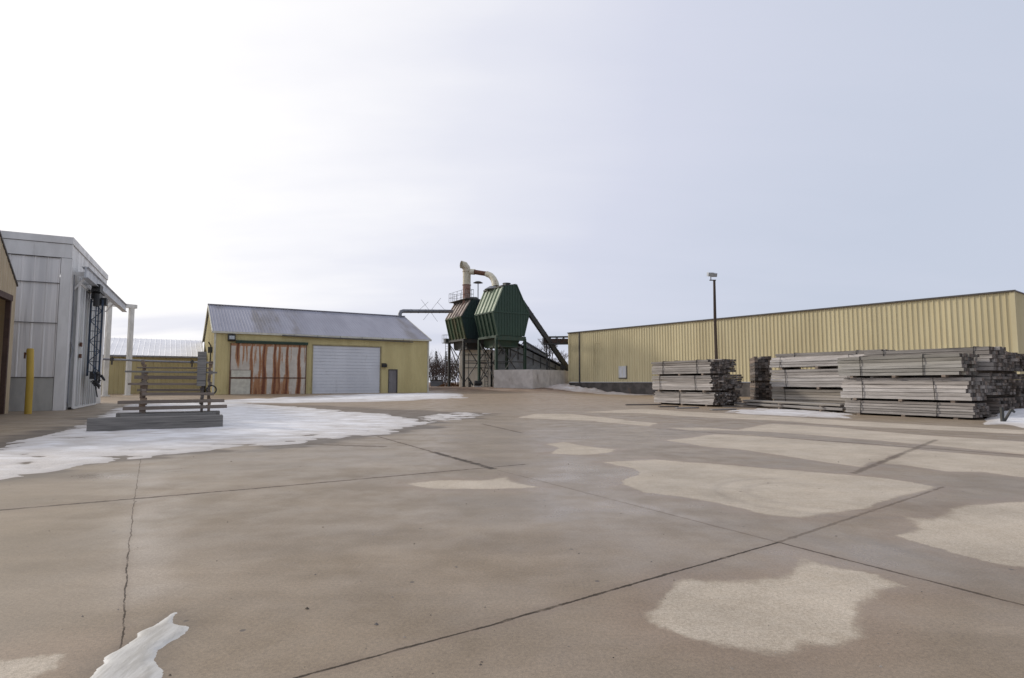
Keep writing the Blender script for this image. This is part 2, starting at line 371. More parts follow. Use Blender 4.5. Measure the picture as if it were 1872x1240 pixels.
for px, py, rx, ry, s_ in ((1190, 800, 6.5, 4, .7), (1130, 870, 2.6, 2.2, 1), (1080, 930, 2.2, 1.0, .9), (1500, 1000, 1.6, .8, .9), (1740, 900, 2, 1.4, .7), (190, 870, .9, .35, 1), (700, 830, 5, 3.0, .55), (250, 960, .6, 2, .4)):
    c = gp(px, py); film = np.maximum(film, s_*np.exp(-((P[:, 0]-c.x)/rx)**2-((P[:, 1]-c.y)/ry)**2))
set_attr(me, 'film', film)
pale = np.zeros(len(P))
for (a, b, wd, st) in (((272, 850), (262, 1120), .16, .8), ((318, 900), (300, 1110), .09, .5), ((1000, 905), (1230, 950), .10, .5), ((1100, 905), (1330, 965), .05, .7), ((600, 850), (900, 835), .25, .4)):
    a = np.array(gp(*a)); b = np.array(gp(*b)); t = (b-a)/np.linalg.norm(b-a); n = np.array([-t[1], t[0]]); L = np.linalg.norm(b-a); al = (P-a)@t
    pale = np.maximum(pale, st*np.exp(-(((P-a)@n)/wd)**2)*S(al/.4)*S((L-al)/.4)*S((fbm(P[:, 0]*2, P[:, 1]*2, 91)-.25)*4))
set_attr(me, 'pale', pale)
SLUSH = np.array(pxpoly([(-60,886),(0,877),(60,868),(120,852),(190,842),(250,836),(330,829),(400,824),(440,815),(480,818),(540,811),(600,803),(650,798),(700,793),(740,784),(772,774),(893,757),(760,752),(640,745),(420,736),(300,734),(215,747),(165,776),(40,805),(-60,830)]))
k = np.where((P[:, 0] > -25) & (P[:, 0] < 4) & (P[:, 1] > 4) & (P[:, 1] < 42))[0]
sl2 = np.zeros(len(P)); d_ = poly_sd(P[k], SLUSH)+(fbm(P[k, 0]*.8, P[k, 1]*1.5, 77)-.46)*2.4*S((P[k, 1]-4)/6)
sl2[k] = np.exp(-np.maximum(-d_-.25, 0)/.22)
k = np.where((np.abs(P[:, 0]+1.6) < 2) & (np.abs(P[:, 1]-2.8) < 2))[0]
di = poly_sd(P[k], np.array(pxpoly([(318,1122),(348,1145),(306,1178),(298,1228),(288,1262),(150,1262),(184,1203),(256,1160)])))
sl2[k] = np.maximum(sl2[k], .55*np.exp(-np.maximum(-di+(fbm(P[k, 0]*6, P[k, 1]*6, 5)-.47)*.1, 0)/.05))
set_attr(me, 'slush', sl2)
m, nt, b = new_mat('concrete_yard')
geo = nt.new('ShaderNodeNewGeometry'); pos = geo.outputs['Position']
nL = nt.noise(pos, .28, 5, .6); nM = nt.noise(pos, 1.7, 6, .62); nF = nt.noise(pos, 14, 5, .6); nG = nt.noise(pos, 110, 3, .7)
nS = nt.noise(pos, 1.2, 5, .6, (.25, 1.6, 1))
vo = nt.new('ShaderNodeTexVoronoi'); vo.inputs['Scale'].default_value = 26; nt.link(pos, vo.inputs['Vector'])
d = nt.math('ADD', nt.attr('dry'), nt.math('MULTIPLY', nt.math('SUBTRACT', nM, .5), .20))
d = nt.math('ADD', d, nt.math('MULTIPLY', nt.math('SUBTRACT', nF, .5), .09))
soft = nt.ramp(nt.noise(pos, .9, 3, .5), .35, .7, .025, .10)
dm = nt.ramp(nt.math('DIVIDE', d, soft), -.5, .8)
wetc = nt.mix(nt.ramp(nM, .3, .7), (.248, .187, .122), (.190, .142, .090))
wetc = nt.mix(nt.ramp(nL, .35, .65), wetc, (.240, .188, .134))
wetc = nt.mix(nt.ramp(nS, .45, .75, 0, .45), wetc, (.315, .25, .182))
wetc = nt.mix(nt.math('MULTIPLY', nt.attr('pale'), .55), wetc, (.42, .36, .30))
halo = nt.math('MULTIPLY', nt.ramp(d, -.38, -.02), nt.math('SUBTRACT', 1.0, dm))
wetc = nt.mix(nt.math('MULTIPLY', halo, .5), wetc, (.245, .175, .12))
dryc = nt.mix(nt.ramp(nM, .3, .72), (.44, .375, .295), (.375, .315, .243))
dryc = nt.mix(nt.ramp(nF, .35, .7, 0, .35), dryc, (.50, .44, .36))
col = nt.mix(dm, wetc, dryc)
col = nt.mix(nt.math('MULTIPLY', nt.attr('tire'), .38), col, (.12, .105, .10))
grain = nt.math('MULTIPLY', nt.ramp(nt.noise(pos, 55, 4, .75), .3, .7, .80, 1.18), nt.ramp(nt.noise(pos, 200, 2, .7), .3, .7, .78, 1.20))
grain = nt.math('MULTIPLY', grain, nt.ramp(nt.noise(pos, .75, 7, .68, (1, 1.3, 1)), .3, .7, .87, 1.12))
gm = nt.new('ShaderNodeVectorMath', operation='SCALE'); nt.link(col, gm.inputs[0]); nt.link(grain, gm.inputs['Scale'])
col = gm.outputs[0]
spk = nt.math('MULTIPLY', nt.ramp(vo.outputs['Distance'], .05, .11, 1, 0), nt.ramp(nt.noise(pos, 3.3, 2), .46, .62))
col = nt.mix(nt.math('MULTIPLY', spk, .7), col, (.08, .066, .052))
vo2 = nt.new('ShaderNodeTexVoronoi'); vo2.inputs['Scale'].default_value = 2.6; nt.link(pos, vo2.inputs['Vector'])
col = nt.mix(nt.ramp(vo2.outputs['Distance'], .03, .045, .75, 0), col, (.05, .04, .035))
# joints and cracks, each a line on the slab
wob = nt.new('ShaderNodeTexNoise'); wob.inputs['Scale'].default_value = 3.5; wob.inputs['Detail'].default_value = 9; wob.inputs['Roughness'].default_value = .68; nt.link(pos, wob.inputs['Vector'])
wv = nt.new('ShaderNodeVectorMath', operation='SUBTRACT'); nt.link(wob.outputs['Color'], wv.inputs[0]); wv.inputs[1].default_value = (.5, .5, .5)
def wobbled(k):
    ws = nt.new('ShaderNodeVectorMath', operation='SCALE'); nt.link(wv.outputs[0], ws.inputs[0]); ws.inputs['Scale'].default_value = k
    pw = nt.new('ShaderNodeVectorMath', operation='ADD'); nt.link(pos, pw.inputs[0]); nt.link(ws.outputs[0], pw.inputs[1]); return pw.outputs[0]
pws = wobbled(.035); pwc = wobbled(.055)
chip = nt.ramp(nt.noise(pos, 9, 6, .75), .38, .72, .7, 1.7)
jmask = None; jst = None
for (a, bb, wd, st) in JOINTS:
    crack = abs(a[0]-bb[0]) < 40
    A = gp(*a); B = gp(*bb); t = (B-A); L = t.length; t = t/L; n = Vector((-t.y, t.x))
    dn = nt.new('ShaderNodeVectorMath', operation='DOT_PRODUCT'); nt.link(pwc if crack else pws, dn.inputs[0]); dn.inputs[1].default_value = (n.x, n.y, 0)
    da = nt.new('ShaderNodeVectorMath', operation='DOT_PRODUCT'); nt.link(pos, da.inputs[0]); da.inputs[1].default_value = (t.x, t.y, 0)
    dist = nt.math('DIVIDE', nt.math('ABSOLUTE', nt.math('SUBTRACT', dn.outputs['Value'], n.dot(A))), chip)
    al = nt.math('ABSOLUTE', nt.math('SUBTRACT', da.outputs['Value'], t.dot(A)+L/2))
    on = nt.math('MULTIPLY', nt.math('LESS_THAN', al, L/2), st)
    mk_ = nt.math('MULTIPLY', nt.ramp(dist, wd*.5, wd*1.3, 1, 0), on)
    ms_ = nt.math('MULTIPLY', nt.ramp(dist, wd, wd*9, 1, 0), on)
    jmask = mk_ if jmask is None else nt.math('MAXIMUM', jmask, mk_)
    jst = ms_ if jst is None else nt.math('MAXIMUM', jst, ms_)
brk = nt.ramp(nt.noise(pos, 5.5, 4, .6), .30, .5, .35, 1)
jmask = nt.math('MULTIPLY', jmask, brk)
col = nt.mix(nt.math('MULTIPLY', jst, .28), col, (.17, .12, .085))
col = nt.mix(nt.math('MULTIPLY', jmask, .95), col, (.030, .022, .016))
col = nt.mix(nt.math('MULTIPLY', nt.attr('slush'), .85), col, (.085, .066, .05))
far = nt.new('ShaderNodeSeparateXYZ'); nt.link(pos, far.inputs[0])
col = nt.mix(nt.math('MULTIPLY', nt.ramp(far.outputs[1], 17, 40), nt.ramp(nL, .3, .65, .25, .75)), col, (.285, .20, .125))
soil = nt.mix(nt.ramp(nM, .35, .65), (.215, .135, .085), (.12, .08, .055))
soil = nt.mix(nt.ramp(nL, .5, .66, 0, .6), soil, (.33, .25, .19))
col = nt.mix(nt.attr('dirt'), col, soil)
nt.link(col, b.inputs['Base Color'])
rw = nt.ramp(nM, .3, .7, .42, .60)
rw = nt.math('SUBTRACT', rw, nt.math('MULTIPLY', nt.math('SUBTRACT', nt.attr('film'), nt.math('MULTIPLY', nt.attr('slush'), .5)), .24))
ro = nt.math('ADD', rw, nt.math('MULTIPLY', dm, .42)); ro = nt.math('MAXIMUM', ro, nt.math('MULTIPLY', nt.attr('dirt'), .85))
ro = nt.math('ADD', ro, nt.math('MULTIPLY', jmask, .5), clamp=True)
nt.link(ro, b.inputs['Roughness']); b.inputs['Specular IOR Level'].default_value = .38
bn = nt.new('ShaderNodeBump'); bn.inputs['Strength'].default_value = .12; bn.inputs['Distance'].default_value = .006
hh = nt.math('ADD', nt.math('MULTIPLY', nG, .5), nt.math('MULTIPLY', nF, .8)); hh = nt.math('SUBTRACT', hh, nt.math('MULTIPLY', jmask, 2.5))
nt.link(hh, bn.inputs['Height']); nt.link(bn.outputs[0], b.inputs['Normal'])
me.materials.append(m)
go = bpy.data.objects.new('ground', me); COL.objects.link(go)
tag(go, 'wet and drying concrete yard slabs with dark joints', 'ground', kind='structure')

# ------------------------------------------------------------------ snow and ice
m, nt, b = new_mat('snow')
pos = nt.new('ShaderNodeNewGeometry').outputs['Position']
n1 = nt.noise(pos, 1.3, 6, .65, (1, 1.6, 1)); n2 = nt.noise(pos, 9, 6, .7); n3 = nt.noise(pos, 45, 3, .6)
n5 = nt.noise(pos, .8, 7, .7, (.6, 2.4, 1))
c = nt.mix(nt.ramp(n1, .38, .70), (.80, .795, .81), (.60, .59, .59))
c = nt.mix(nt.ramp(n5, .52, .70, 0, .6), c, (.47, .44, .415))
c = nt.mix(nt.ramp(nt.attr('thin'), 0.0, .75, .85, 0), c, (.46, .42, .385))
c = nt.mix(nt.ramp(n2, .62, .75, 0, .5), c, (.45, .41, .38))
nt.link(c, b.inputs['Base Color']); b.inputs['Roughness'].default_value = .6
b.inputs['Specular IOR Level'].default_value = .3
bn = nt.new('ShaderNodeBump'); bn.inputs['Strength'].default_value = .6; bn.inputs['Distance'].default_value = .03
nt.link(nt.math('ADD', n2, nt.math('MULTIPLY', n3, .4)), bn.inputs['Height']); nt.link(bn.outputs[0], b.inputs['Normal'])
M['snow'] = m
m2 = M['snow'].copy(); m2.name = 'dirty_snow'; M['dirty_snow'] = m2
nt2 = NT(m2.node_tree); bb = nt2.n['Principled BSDF']; srcc = bb.inputs['Base Color'].links[0].from_socket
ps_ = nt2.new('ShaderNodeNewGeometry').outputs['Position']
nt2.link(nt2.mix(nt2.ramp(nt2.noise(ps_, .9, 7, .7), .36, .64, .15, .8), srcc, (.36, .27, .215)), bb.inputs['Base Color'])
m, nt, b = new_mat('grey_ice')
pos = nt.new('ShaderNodeNewGeometry').outputs['Position']
mp = nt.new('ShaderNodeMapping', vector_type='TEXTURE'); mp.inputs['Rotation'].default_value = (0, 0, math.atan2(gp(335, 1130).y-gp(200, 1240).y, gp(335, 1130).x-gp(200, 1240).x)); nt.link(pos, mp.inputs['Vector'])
n1 = nt.noise(mp.outputs[0], 5, 7, .7, (.7, 4, 1))
c = nt.mix(nt.ramp(n1, .38, .62), (.50, .485, .455), (.37, .35, .315))
c = nt.mix(nt.ramp(nt.attr('thin'), 0, .35, .55, 0), c, (.60, .59, .56))
nt.link(c, b.inputs['Base Color']); b.inputs['Roughness'].default_value = .5
bn = nt.new('ShaderNodeBump'); bn.inputs['Strength'].default_value = .4; bn.inputs['Distance'].default_value = .01
nt.link(nt.math('ADD', n1, nt.math('MULTIPLY', nt.noise(pos, 60, 6, .75), .6)), bn.inputs['Height']); nt.link(bn.outputs[0], b.inputs['Normal'])
M['grey_ice'] = m
def snow_patch(name, polys, label, step, thick, edge, rag, nscale, mat='snow', mound=None, holes=0.0, cat='snow'):
    allp = np.concatenate([np.array(p) for p in polys]); lo = allp.min(0)-.6; hi = allp.max(0)+.6
    xs = np.arange(lo[0], hi[0], step); ys = np.arange(lo[1], hi[1], step)
    X, Y = np.meshgrid(xs, ys); Q = np.stack([X.ravel(), Y.ravel()], 1)
    s_ = np.full(len(Q), -9.0)
    for p in polys: s_ = np.maximum(s_, poly_sd(Q, p))
    s_ = s_+(fbm(Q[:, 0]*nscale, Q[:, 1]*nscale, 11, 5)-.48)*rag*2
    if holes: s_ = np.minimum(s_, (fbm(Q[:, 0]*nscale*1.3, Q[:, 1]*nscale*2.2, 23, 5)-.48+holes)*2.2*edge+.12*np.maximum(s_, 0))
    k = np.clip(s_/edge, -1, 1)
    h = thick*np.where(k > 0, np.sqrt(np.maximum(k, 0)), k)*(.75+.5*fbm(Q[:, 0]*1.7, Q[:, 1]*1.7, 31))
    h += np.where(k > 0, .012*(fbm(Q[:, 0]*6, Q[:, 1]*6, 41)-.5), 0)
    if mound is not None: h = h+mound(Q[:, 0], Q[:, 1])*np.clip(s_/edge, 0, 1)
    z = gz(Q[:, 0], Q[:, 1])+h
    nx, ny = len(xs), len(ys); idx = np.arange(nx*ny).reshape(ny, nx)
    qd = np.stack([idx[:-1, :-1].ravel(), idx[:-1, 1:].ravel(), idx[1:, 1:].ravel(), idx[1:, :-1].ravel()], 1)
    keep = (h[qd] > -.004).any(1); qd = qd[keep]
    used = np.unique(qd); rm = np.full(len(Q), -1); rm[used] = np.arange(len(used))
    me = np_mesh(name, np.stack([Q[used, 0], Q[used, 1], z[used]], 1), rm[qd])
    set_attr(me, 'thin', np.clip(s_[used]/(edge*2), 0, 1))
    me.materials.append(M[mat]); o = bpy.data.objects.new(name, me); COL.objects.link(o)
    return tag(o, label, cat, kind='stuff')
main_snow = [(-60,886),(0,877),(60,868),(120,852),(190,842),(250,836),(330,829),(400,824),(440,815),(480,818),(540,811),(600,803),(650,798),(700,793),(740,784),(772,774),(760,766),(720,759),(640,753),(560,746),(480,740),(420,736),(360,734),(300,734),(240,738),(215,747),(165,776),(90,796),(40,805),(0,818),(-60,830)]
snow_patch('snow', [pxpoly(main_snow)], 'white melting snow sheet spread around the board rack on the yard', .07, .028, .45, .5, 1.5, holes=.105)
bits = [(770,776),(800,770),(850,768),(893,757),(850,754),(800,756),(768,763)]
bits2 = [(540,812),(620,806),(705,800),(700,806),(620,814),(545,818)]
snow_patch('snow', [pxpoly(bits)], 'broken thin slush remnants beyond the right tip of the main snow sheet', .07, .018, .4, .6, 2.2, holes=-.07)
z_ = .2
snow_patch('snow', [[tuple(gp(x, y, .24)) for x, y in ((405,729),(520,730),(640,728),(760,726),(850,724.5),(835,720.5),(790,719.5),(700,721),(600,723),(500,724.5),(405,726))]],
           'narrow snow strip along the foot of the yellow shed front', .2, .04, .6, .7, .7, holes=.14)
def md(x, y):   # bank heaped against the far end of the warehouse
    A = np.array([6.3, 63.7]); t = np.array([.626, -.78]); al = (x-A[0])*t[0]+(y-A[1])*t[1]; of = np.abs((x-A[0])*t[1]-(y-A[1])*t[0])
    return .75*np.clip(1-al/9.5, 0, 1.0)*np.clip(1-of/7.0, 0, 1)**1.0
bk = [(6.3,63.7),(9.4,59.8),(13.6,54.6),(11.6,52.8),(7.6,55.2),(4.0,57.2),(3.3,59.5),(4.6,63.2)]
snow_patch('snow_bank', [bk], 'dirty snow bank heaped at the far end of the tan warehouse', .2, .05, .6, .7, .8, 'dirty_snow', mound=md, holes=.14)
snow_patch('snow', [pxpoly([(1325,752),(1400,747),(1480,750),(1560,757),(1545,764),(1450,761),(1360,757)])], 'strip of thin snow in front of the low timber pile', .06, .022, .35, .5, 1.6, holes=.06)
def md2(x, y): return .28*np.exp(-((x-17.6)/2.2)**2-((y-19.2)/1.6)**2)
snow_patch('snow', [pxpoly([(1795,777),(1835,776),(1872,782),(1960,792),(1990,738),(1900,738),(1845,742),(1815,755)])], 'snow heap beyond the rightmost lumber ends', .08, .05, .4, .25, 1.0, mound=md2)
ice = [(318,1122),(322,1138),(348,1145),(338,1158),(306,1178),(290,1205),(298,1228),(288,1262),(150,1262),(186,1214),(184,1203),(210,1188),(256,1166),(258,1156),(276,1148),(300,1132)]
snow_patch('ice_patch', [pxpoly(ice)], 'pale ice streak lying on concrete at the lower left', .012, .012, .06, .05, 6.0, 'grey_ice', cat='ice')

f = MB(); rg = random.Random(21)
for k in range(420):
    yy = 1.6+9*rg.random()**1.7; xx = rg.uniform(-.95, .95)*yy
    r_ = rg.choice((.003, .003, .004, .005, .007)) if rg.random() < .97 else .012
    f.add([(xx-r_, yy, 0), (xx+r_*.3, yy-r_*.9, 0), (xx+r_, yy+r_*.2, 0), (xx-r_*.2, yy+r_, 0), (xx, yy, r_*.9)], [(0, 1, 4), (1, 2, 4), (2, 3, 4), (3, 0, 4)])
o = f.build('grit', 'grit'); tag(o, 'loose dark grit and pebbles scattered over the concrete', 'gravel', kind='stuff')

# ------------------------------------------------------------------ yellow shed with rusty sliding door
SB = (math.sin(R(59)), math.cos(R(59)))
def rot_for(bearing): return R(90)-R(bearing)
def facade_t(px, ox, oy, dx, dy):
    k = (px-936)/F*math.cos(PITCH)
    return (k*oy-ox)/(dx-k*dy)
so_ = (-22.6, 43.5); sz = .2
shed = thing('metal_shed', 'yellow metal shed with grey roof, rusty sliding door and white roll-up door', 'shed', (so_[0], so_[1], sz), rot_for(59))
st = lambda px: facade_t(px, so_[0], so_[1], SB[0], SB[1])
LS = st(783); EV = 4.92; RDG = 7.65; HW = 6.84
ovl, ovr = st(571), st(695); enl, enr = st(709.5), st(726.5); OVH = 4.05; ENH = 2.14
f = MB()
X, Yn = (1, 0, 0), (0, -1, 0)
f.corr((0, 0, 0), X, Yn, 0, ovl, -.3, EV, .23, .05, .012)
f.corr((0, 0, 0), X, Yn, ovl, ovr, OVH, EV, .23, .05, .012)
f.corr((0, 0, 0), X, Yn, ovr, enl, -.3, EV, .23, .05, .012)
f.corr((0, 0, 0), X, Yn, enl, enr, ENH, EV, .23, .05, .012)
f.corr((0, 0, 0), X, Yn, enr, LS, -.3, EV, .23, .05, .012)
for a, bb, h_ in ((ovl, ovr, OVH), (enl, enr, ENH)):   # returns of the openings
    f.add([(a, 0, -.3), (a, .16, -.3), (a, .16, h_), (a, 0, h_)], [(0, 1, 2, 3)])
    f.add([(bb, 0, -.3), (bb, .16, -.3), (bb, .16, h_), (bb, 0, h_)], [(0, 1, 2, 3)])
    f.add([(a, 0, h_), (bb, 0, h_), (bb, .16, h_), (a, .16, h_)], [(0, 1, 2, 3)])
f.build('front_wall', 'shed_yellow', shed)
gtop = lambda s_: EV+(RDG-EV)*(1-abs(s_-HW)/HW)
f = MB(); f.corr((0, 0, 0), (0, 1, 0), (-1, 0, 0), 0, 2*HW, -.3, gtop, .23, .05, .012, breaks=(HW,)); f.build('gable_wall', 'shed_yellow', shed)
f = MB(); f.corr((LS, 0, 0), (0, 1, 0), (1, 0, 0), 0, 2*HW, -.3, gtop, .23, .05, .012, breaks=(HW,)); f.build('gable_wall', 'shed_yellow', shed)
f = MB(); f.corr((0, 2*HW, 0), X, (0, 1, 0), 0, LS, -.3, EV, .23, .05, .012); f.build('back_wall', 'shed_yellow', shed)
sl_ = math.hypot(HW, RDG-EV); vy = Vector((0, HW/sl_, (RDG-EV)/sl_)); nn = Vector((0, -vy.z, vy.y))
f = MB()
f.corr((0, 0, EV+.035), X, nn, -.18, LS+.18, -.22, sl_, .23, .06, .018, vdir=vy)
vy2 = Vector((0, -vy.y, vy.z)); f.corr((0, 2*HW, EV+.035), X, (0, vy.z, vy.y), -.18, LS+.18, -.22, sl_, .23, .06, .018, vdir=vy2)
rf = f.build('roof', 'galv_roof', shed)
f = MB(); f.bar((-.2, HW, RDG+.085), (LS+.2, HW, RDG+.085), .34, .05); f.build('ridge_cap', 'galv_roof', rf)
f = MB(); f.box(-.16, LS+.16, -.21, -.13, EV-.19, EV-.045); f.build('eave_trim', 'cream_trim', shed)
for x in (-.03, LS-.11):
    f = MB(); f.box(x, x+.14, -.045, -.022, -.3, EV-.05); f.build('corner_trim', 'cream_trim', shed)
for x in (-.2, LS+.14):     # rake boards follow both slopes of the gable
    f = MB()
    f.bar((x+.03, -.2, EV-.11), (x+.03, HW, RDG-.03), .06, .16); f.bar((x+.03, HW, RDG-.03), (x+.03, 2*HW+.2, EV-.11), .06, .16)
    f.build('rake_trim', 'cream_trim', shed)
f = MB(); gl, gr = st(512), st(752); f.bar((gl, -.28, EV-.2), (gr, -.28, EV-.33), .13, .09)
for k in range(6): x = gl+(gr-gl)*(k+.5)/6; f.bar((x, -.26, EV-.05), (x, -.28, EV-.29), .03, .02)
f.build('gutter', 'dark_trim', shed)
# rusty sliding door
dl, dr = st(420), st(557.5); DT = 4.0
nxd, nzd = 160, 70; W_, Hd = dr-dl, DT-.02
co = []; rust = []
cs = [(.09, .022, .9, .0), (.155, .012, .55, .0), (.20, .012, .5, .0), (.265, .016, .75, 1), (.31, .02, .4, 1), (.375, .012, .7, 1), (.43, .020, .95, 1), (.455, .012, .6, 1), (.575, .018, .9, 1), (.63, .013, .8, 1), (.665, .01, .4, 0), (.74, .015, .9, 1), (.79, .008, .35, 0), (.905, .016, 1.0, 1), (.98, .006, .5, 0)]
rng = np.random.RandomState(3)
for j in range(nzd+1):
    for i in range(nxd+1):
        u_, v_ = i/nxd, j/nzd
        co.append((u_*W_, -.012*math.cos(u_*W_/.3*2*math.pi), v_*Hd))
        r_ = 0
        for c_, wd, a_, low in cs:
            wig = .006*math.sin(v_*9+c_*40)
            wdt = wd*(1+(1.2*(1-v_) if low else .2))
            top = 1.0 if a_ > .6 else min(1, max(0, (v_-.35)*3))
            r_ = max(r_, a_*top*math.exp(-((u_-c_-wig)/wdt)**2)*(1 if low else min(1, max(0, (v_-.45)*4))))
        # spread of rust over the lower right two thirds
        if u_ > .23: r_ = max(r_, .85*max(0, 1-v_/.46)**.6*(.5+.5*math.sin(u_*33)**2)*(1 if u_ < .47 or .55 < u_ < .78 else .35))
        if v_ > .95: r_ = max(r_, .45)
        rust.append(r_)
qd = np.array([(j*(nxd+1)+i, j*(nxd+1)+i+1, (j+1)*(nxd+1)+i+1, (j+1)*(nxd+1)+i) for j in range(nzd) for i in range(nxd)])
me = np_mesh('sliding_door', np.array(co), qd); set_attr(me, 'rust', rust)
m, nt, b = new_mat('rusty_white_paint')
tc = nt.new('ShaderNodeTexCoord').outputs['Object']
n1 = nt.noise(tc, 3.0, 8, .72, (5, 1, .3)); n2 = nt.noise(tc, 6, 6, .7); n3 = nt.noise(tc, 1.1, 4, .6)
rv = nt.math('ADD', nt.attr('rust'), nt.math('ADD', nt.math('MULTIPLY', nt.math('SUBTRACT', n1, .5), 1.15), nt.math('MULTIPLY', nt.math('SUBTRACT', n2, .5), .4)))
c = nt.mix(nt.ramp(n3, .35, .65), (.62, .56, .48), (.50, .45, .38))
c = nt.mix(nt.ramp(rv, .20, .44, 0, .92), c, (.36, .155, .055))
c = nt.mix(nt.ramp(rv, .55, .9, 0, .95), c, (.15, .045, .02))
nt.link(c, b.inputs['Base Color']); b.inputs['Roughness'].default_value = .7
me.materials.append(m); M['rust_door'] = m
sld = bpy.data.objects.new('sliding_door', me); COL.objects.link(sld); sld.parent = shed; sld.location = (dl, -.12, .02)
f = MB(); f.box(-.05, 0, -.05, .06, 0, Hd); f.box(W_, W_+.05, -.05, .06, 0, Hd); f.box(-.05, W_+.05, -.05, .06, -.08, 0)
f.box(0, W_, -.03, -.018, 1.28, 1.36); f.build('door_frame', 'rust_hardware', sld)
for z0, z1 in ((.06, 1.24), (1.38, 1.9)):
    f = MB(); f.box(.06, 1.42, -.06, -.02, z0, z1); f.build('patch_panel', 'cream_trim', sld)
    f = MB(); f.box(.03, .06, -.062, -.02, z0, z1); f.box(1.42, 1.45, -.062, -.02, z0, z1); f.box(.03, 1.45, -.062, -.02, z1, z1+.03); f.build('patch_frame', 'rust_hardware', sld)
f = MB(); f.box(st(428)-dl, W_+.12, -.10, .08, Hd+.02, Hd+.24); f.box(st(428)-dl, W_+.12, -.16, -.105, Hd+.14, Hd+.22); f.build('door_track', 'steel_green', sld)
# roll-up door
f = MB(); nsl = 15
for k in range(nsl):
    z0 = OVH*k/nsl; f.box(ovl+.02, ovr-.02, .08, .14, z0+.02, z0+OVH/nsl-.02); f.box(ovl+.02, ovr-.02, .12, .135, z0-.02, z0+.02)
ov = f.build('overhead_door', 'white_door', shed)
f = MB()
for x in (ovl-.09, ovr): f.box(x, x+.09, -.03, -.02+.04, 0, OVH+.09)
f.box(ovl, ovr, -.03, .02, OVH, OVH+.09); f.build('door_frame', 'tan_trim', ov)
f = MB(); f.box(enl+.06, enr-.06, .07, .115, 0, ENH-.06); en = f.build('entry_door', 'entry_grey', shed, bevel=.008)
f = MB(); f.box(enl, enl+.06, -.03, .12, 0, ENH); f.box(enr-.06, enr, -.03, .12, 0, ENH); f.box(enl+.06, enr-.06, -.03, .12, ENH-.06, ENH); f.build('door_frame', 'dark_trim', en)
f = MB(); f.tube([(enl+.15, .07, 1.0), (enl+.15, .0, 1.0)], .025, 10); f.tube([(enl+.13, .0, 1.0), (enl+.26, .0, 1.0)], .014, 8); f.build('handle', 'grey_pipe', en)
wx = st(701); f = MB(); f.box(wx-.16, wx+.16, -.06, 0, 2.3, 2.62); f.prism([(wx-.2, -.06, 2.66), (wx-.2, -.34, 2.5), (wx-.2, -.30, 2.3), (wx-.2, -.06, 2.3)], (.4, 0, 0)); f.build('wall_light', 'black_box', shed)
wx = st(420); f = MB(); f.prism([(wx-.26, -.06, EV-.22), (wx-.26, -.42, EV-.3), (wx-.26, -.5, EV-.72), (wx-.26, -.06, EV-.8)], (.52, 0, 0)); f.bar((wx, -.02, EV-.4), (wx, -.1, EV-.4), .1)
fl = f.build('flood_light', 'black_box', shed)
f = MB(); f.add([(wx-.18, -.44, EV-.38), (wx+.18, -.44, EV-.38), (wx+.18, -.492, EV-.64), (wx-.18, -.492, EV-.64)], [(0, 1, 2, 3)]); f.build('lens', 'light_lens', fl)
f = MB(); f.box(-.32, -.02, 1.5, 1.9, 3.3, 3.75); f.tube([(-.08, 2.6, -.2), (-.08, 2.6, 3.9), (-.25, 2.6, 4.2)], .05, 8); f.build('vent_box', 'steel_dark', shed)

# ------------------------------------------------------------------ low yellow barn with white roof
bo = at(368, 690, 50); LB = 15
barn = thing('low_barn', 'low yellow barn with white metal roof between the kiln and the yellow shed', 'barn', (bo.x, 50, .15), rot_for(59))
be, br, bw = 3.3, 5.0, 6
f = MB(); f.corr((0, 0, 0), X, Yn, -LB, 0, -.4, be, .3, .06, .02)
gt = lambda s_: be+(br-be)*(1-abs(s_-bw)/bw)
f.corr((0, 0, 0), (0, 1, 0), (1, 0, 0), 0, 2*bw, -.4, gt, .3, .06, .02, breaks=(bw,)); f.corr((-LB, 0, 0), (0, 1, 0), (-1, 0, 0), 0, 2*bw, -.4, gt, .3, .06, .02, breaks=(bw,))
f.corr((0, 2*bw, 0), X, (0, 1, 0), -LB, 0, -.4, be, .3, .06, .02); f.build('wall', 'barn_yellow', barn)
s2 = math.hypot(bw, br-be); v1 = Vector((0, bw/s2, (br-be)/s2))
f = MB(); f.corr((0, 0, be+.04), X, (0, -v1.z, v1.y), -LB-.2, .2, -.3, s2, .4, .08, .014, vdir=v1); f.corr((0, 2*bw, be+.04), X, (0, v1.z, v1.y), -LB-.2, .2, -.3, s2, .4, .08, .03, vdir=(0, -v1.y, v1.z)); f.build('roof', 'white_roof', barn)
f = MB(); f.box(-LB-.2, .2, -.36, -.29, be-.17, be-.06); f.build('eave_trim', 'grey_pipe', barn)

# ------------------------------------------------------------------ white kiln building
ko = (-19.2, 24.7)
kiln = thing('kiln_building', 'tall white metal kiln building with silvery panels and overhead door rail', 'industrial building', (ko[0], ko[1], 0), rot_for(62))
KH = 7.5; KL = 10.0; KW = 11
f = MB(); f.corr((0, 0, 0), X, Yn, -KW, -.36, 1.42, 6.55, .42, .08, .028); f.build('front_wall', 'alu', kiln)
f = MB(); f.box(-KW, -.36, -.03, .1, -.2, 1.40); f.build('base_wall', 'kiln_base', kiln)
f = MB(); f.box(-KW, .03, -.05, .1, 6.58, 7.18)
for x in (-1.9, -4.6, -7.3): f.box(x, x+.03, -.056, -.051, 6.58, 7.18)
f.build('upper_panel', 'kiln_white', kiln)
f = MB(); f.box(-KW, .05, -.09, .12, 7.2, KH); f.box(-.02, .05, .12, KL+.03, 7.2, KH); f.build('fascia', 'kiln_white', kiln)
f = MB(); f.box(-.34, 0.0, -.055, .1, -.2, 6.56); f.box(.002, .05, -.05, .28, -.2, 6.56); f.build('corner_trim', 'kiln_white', kiln)
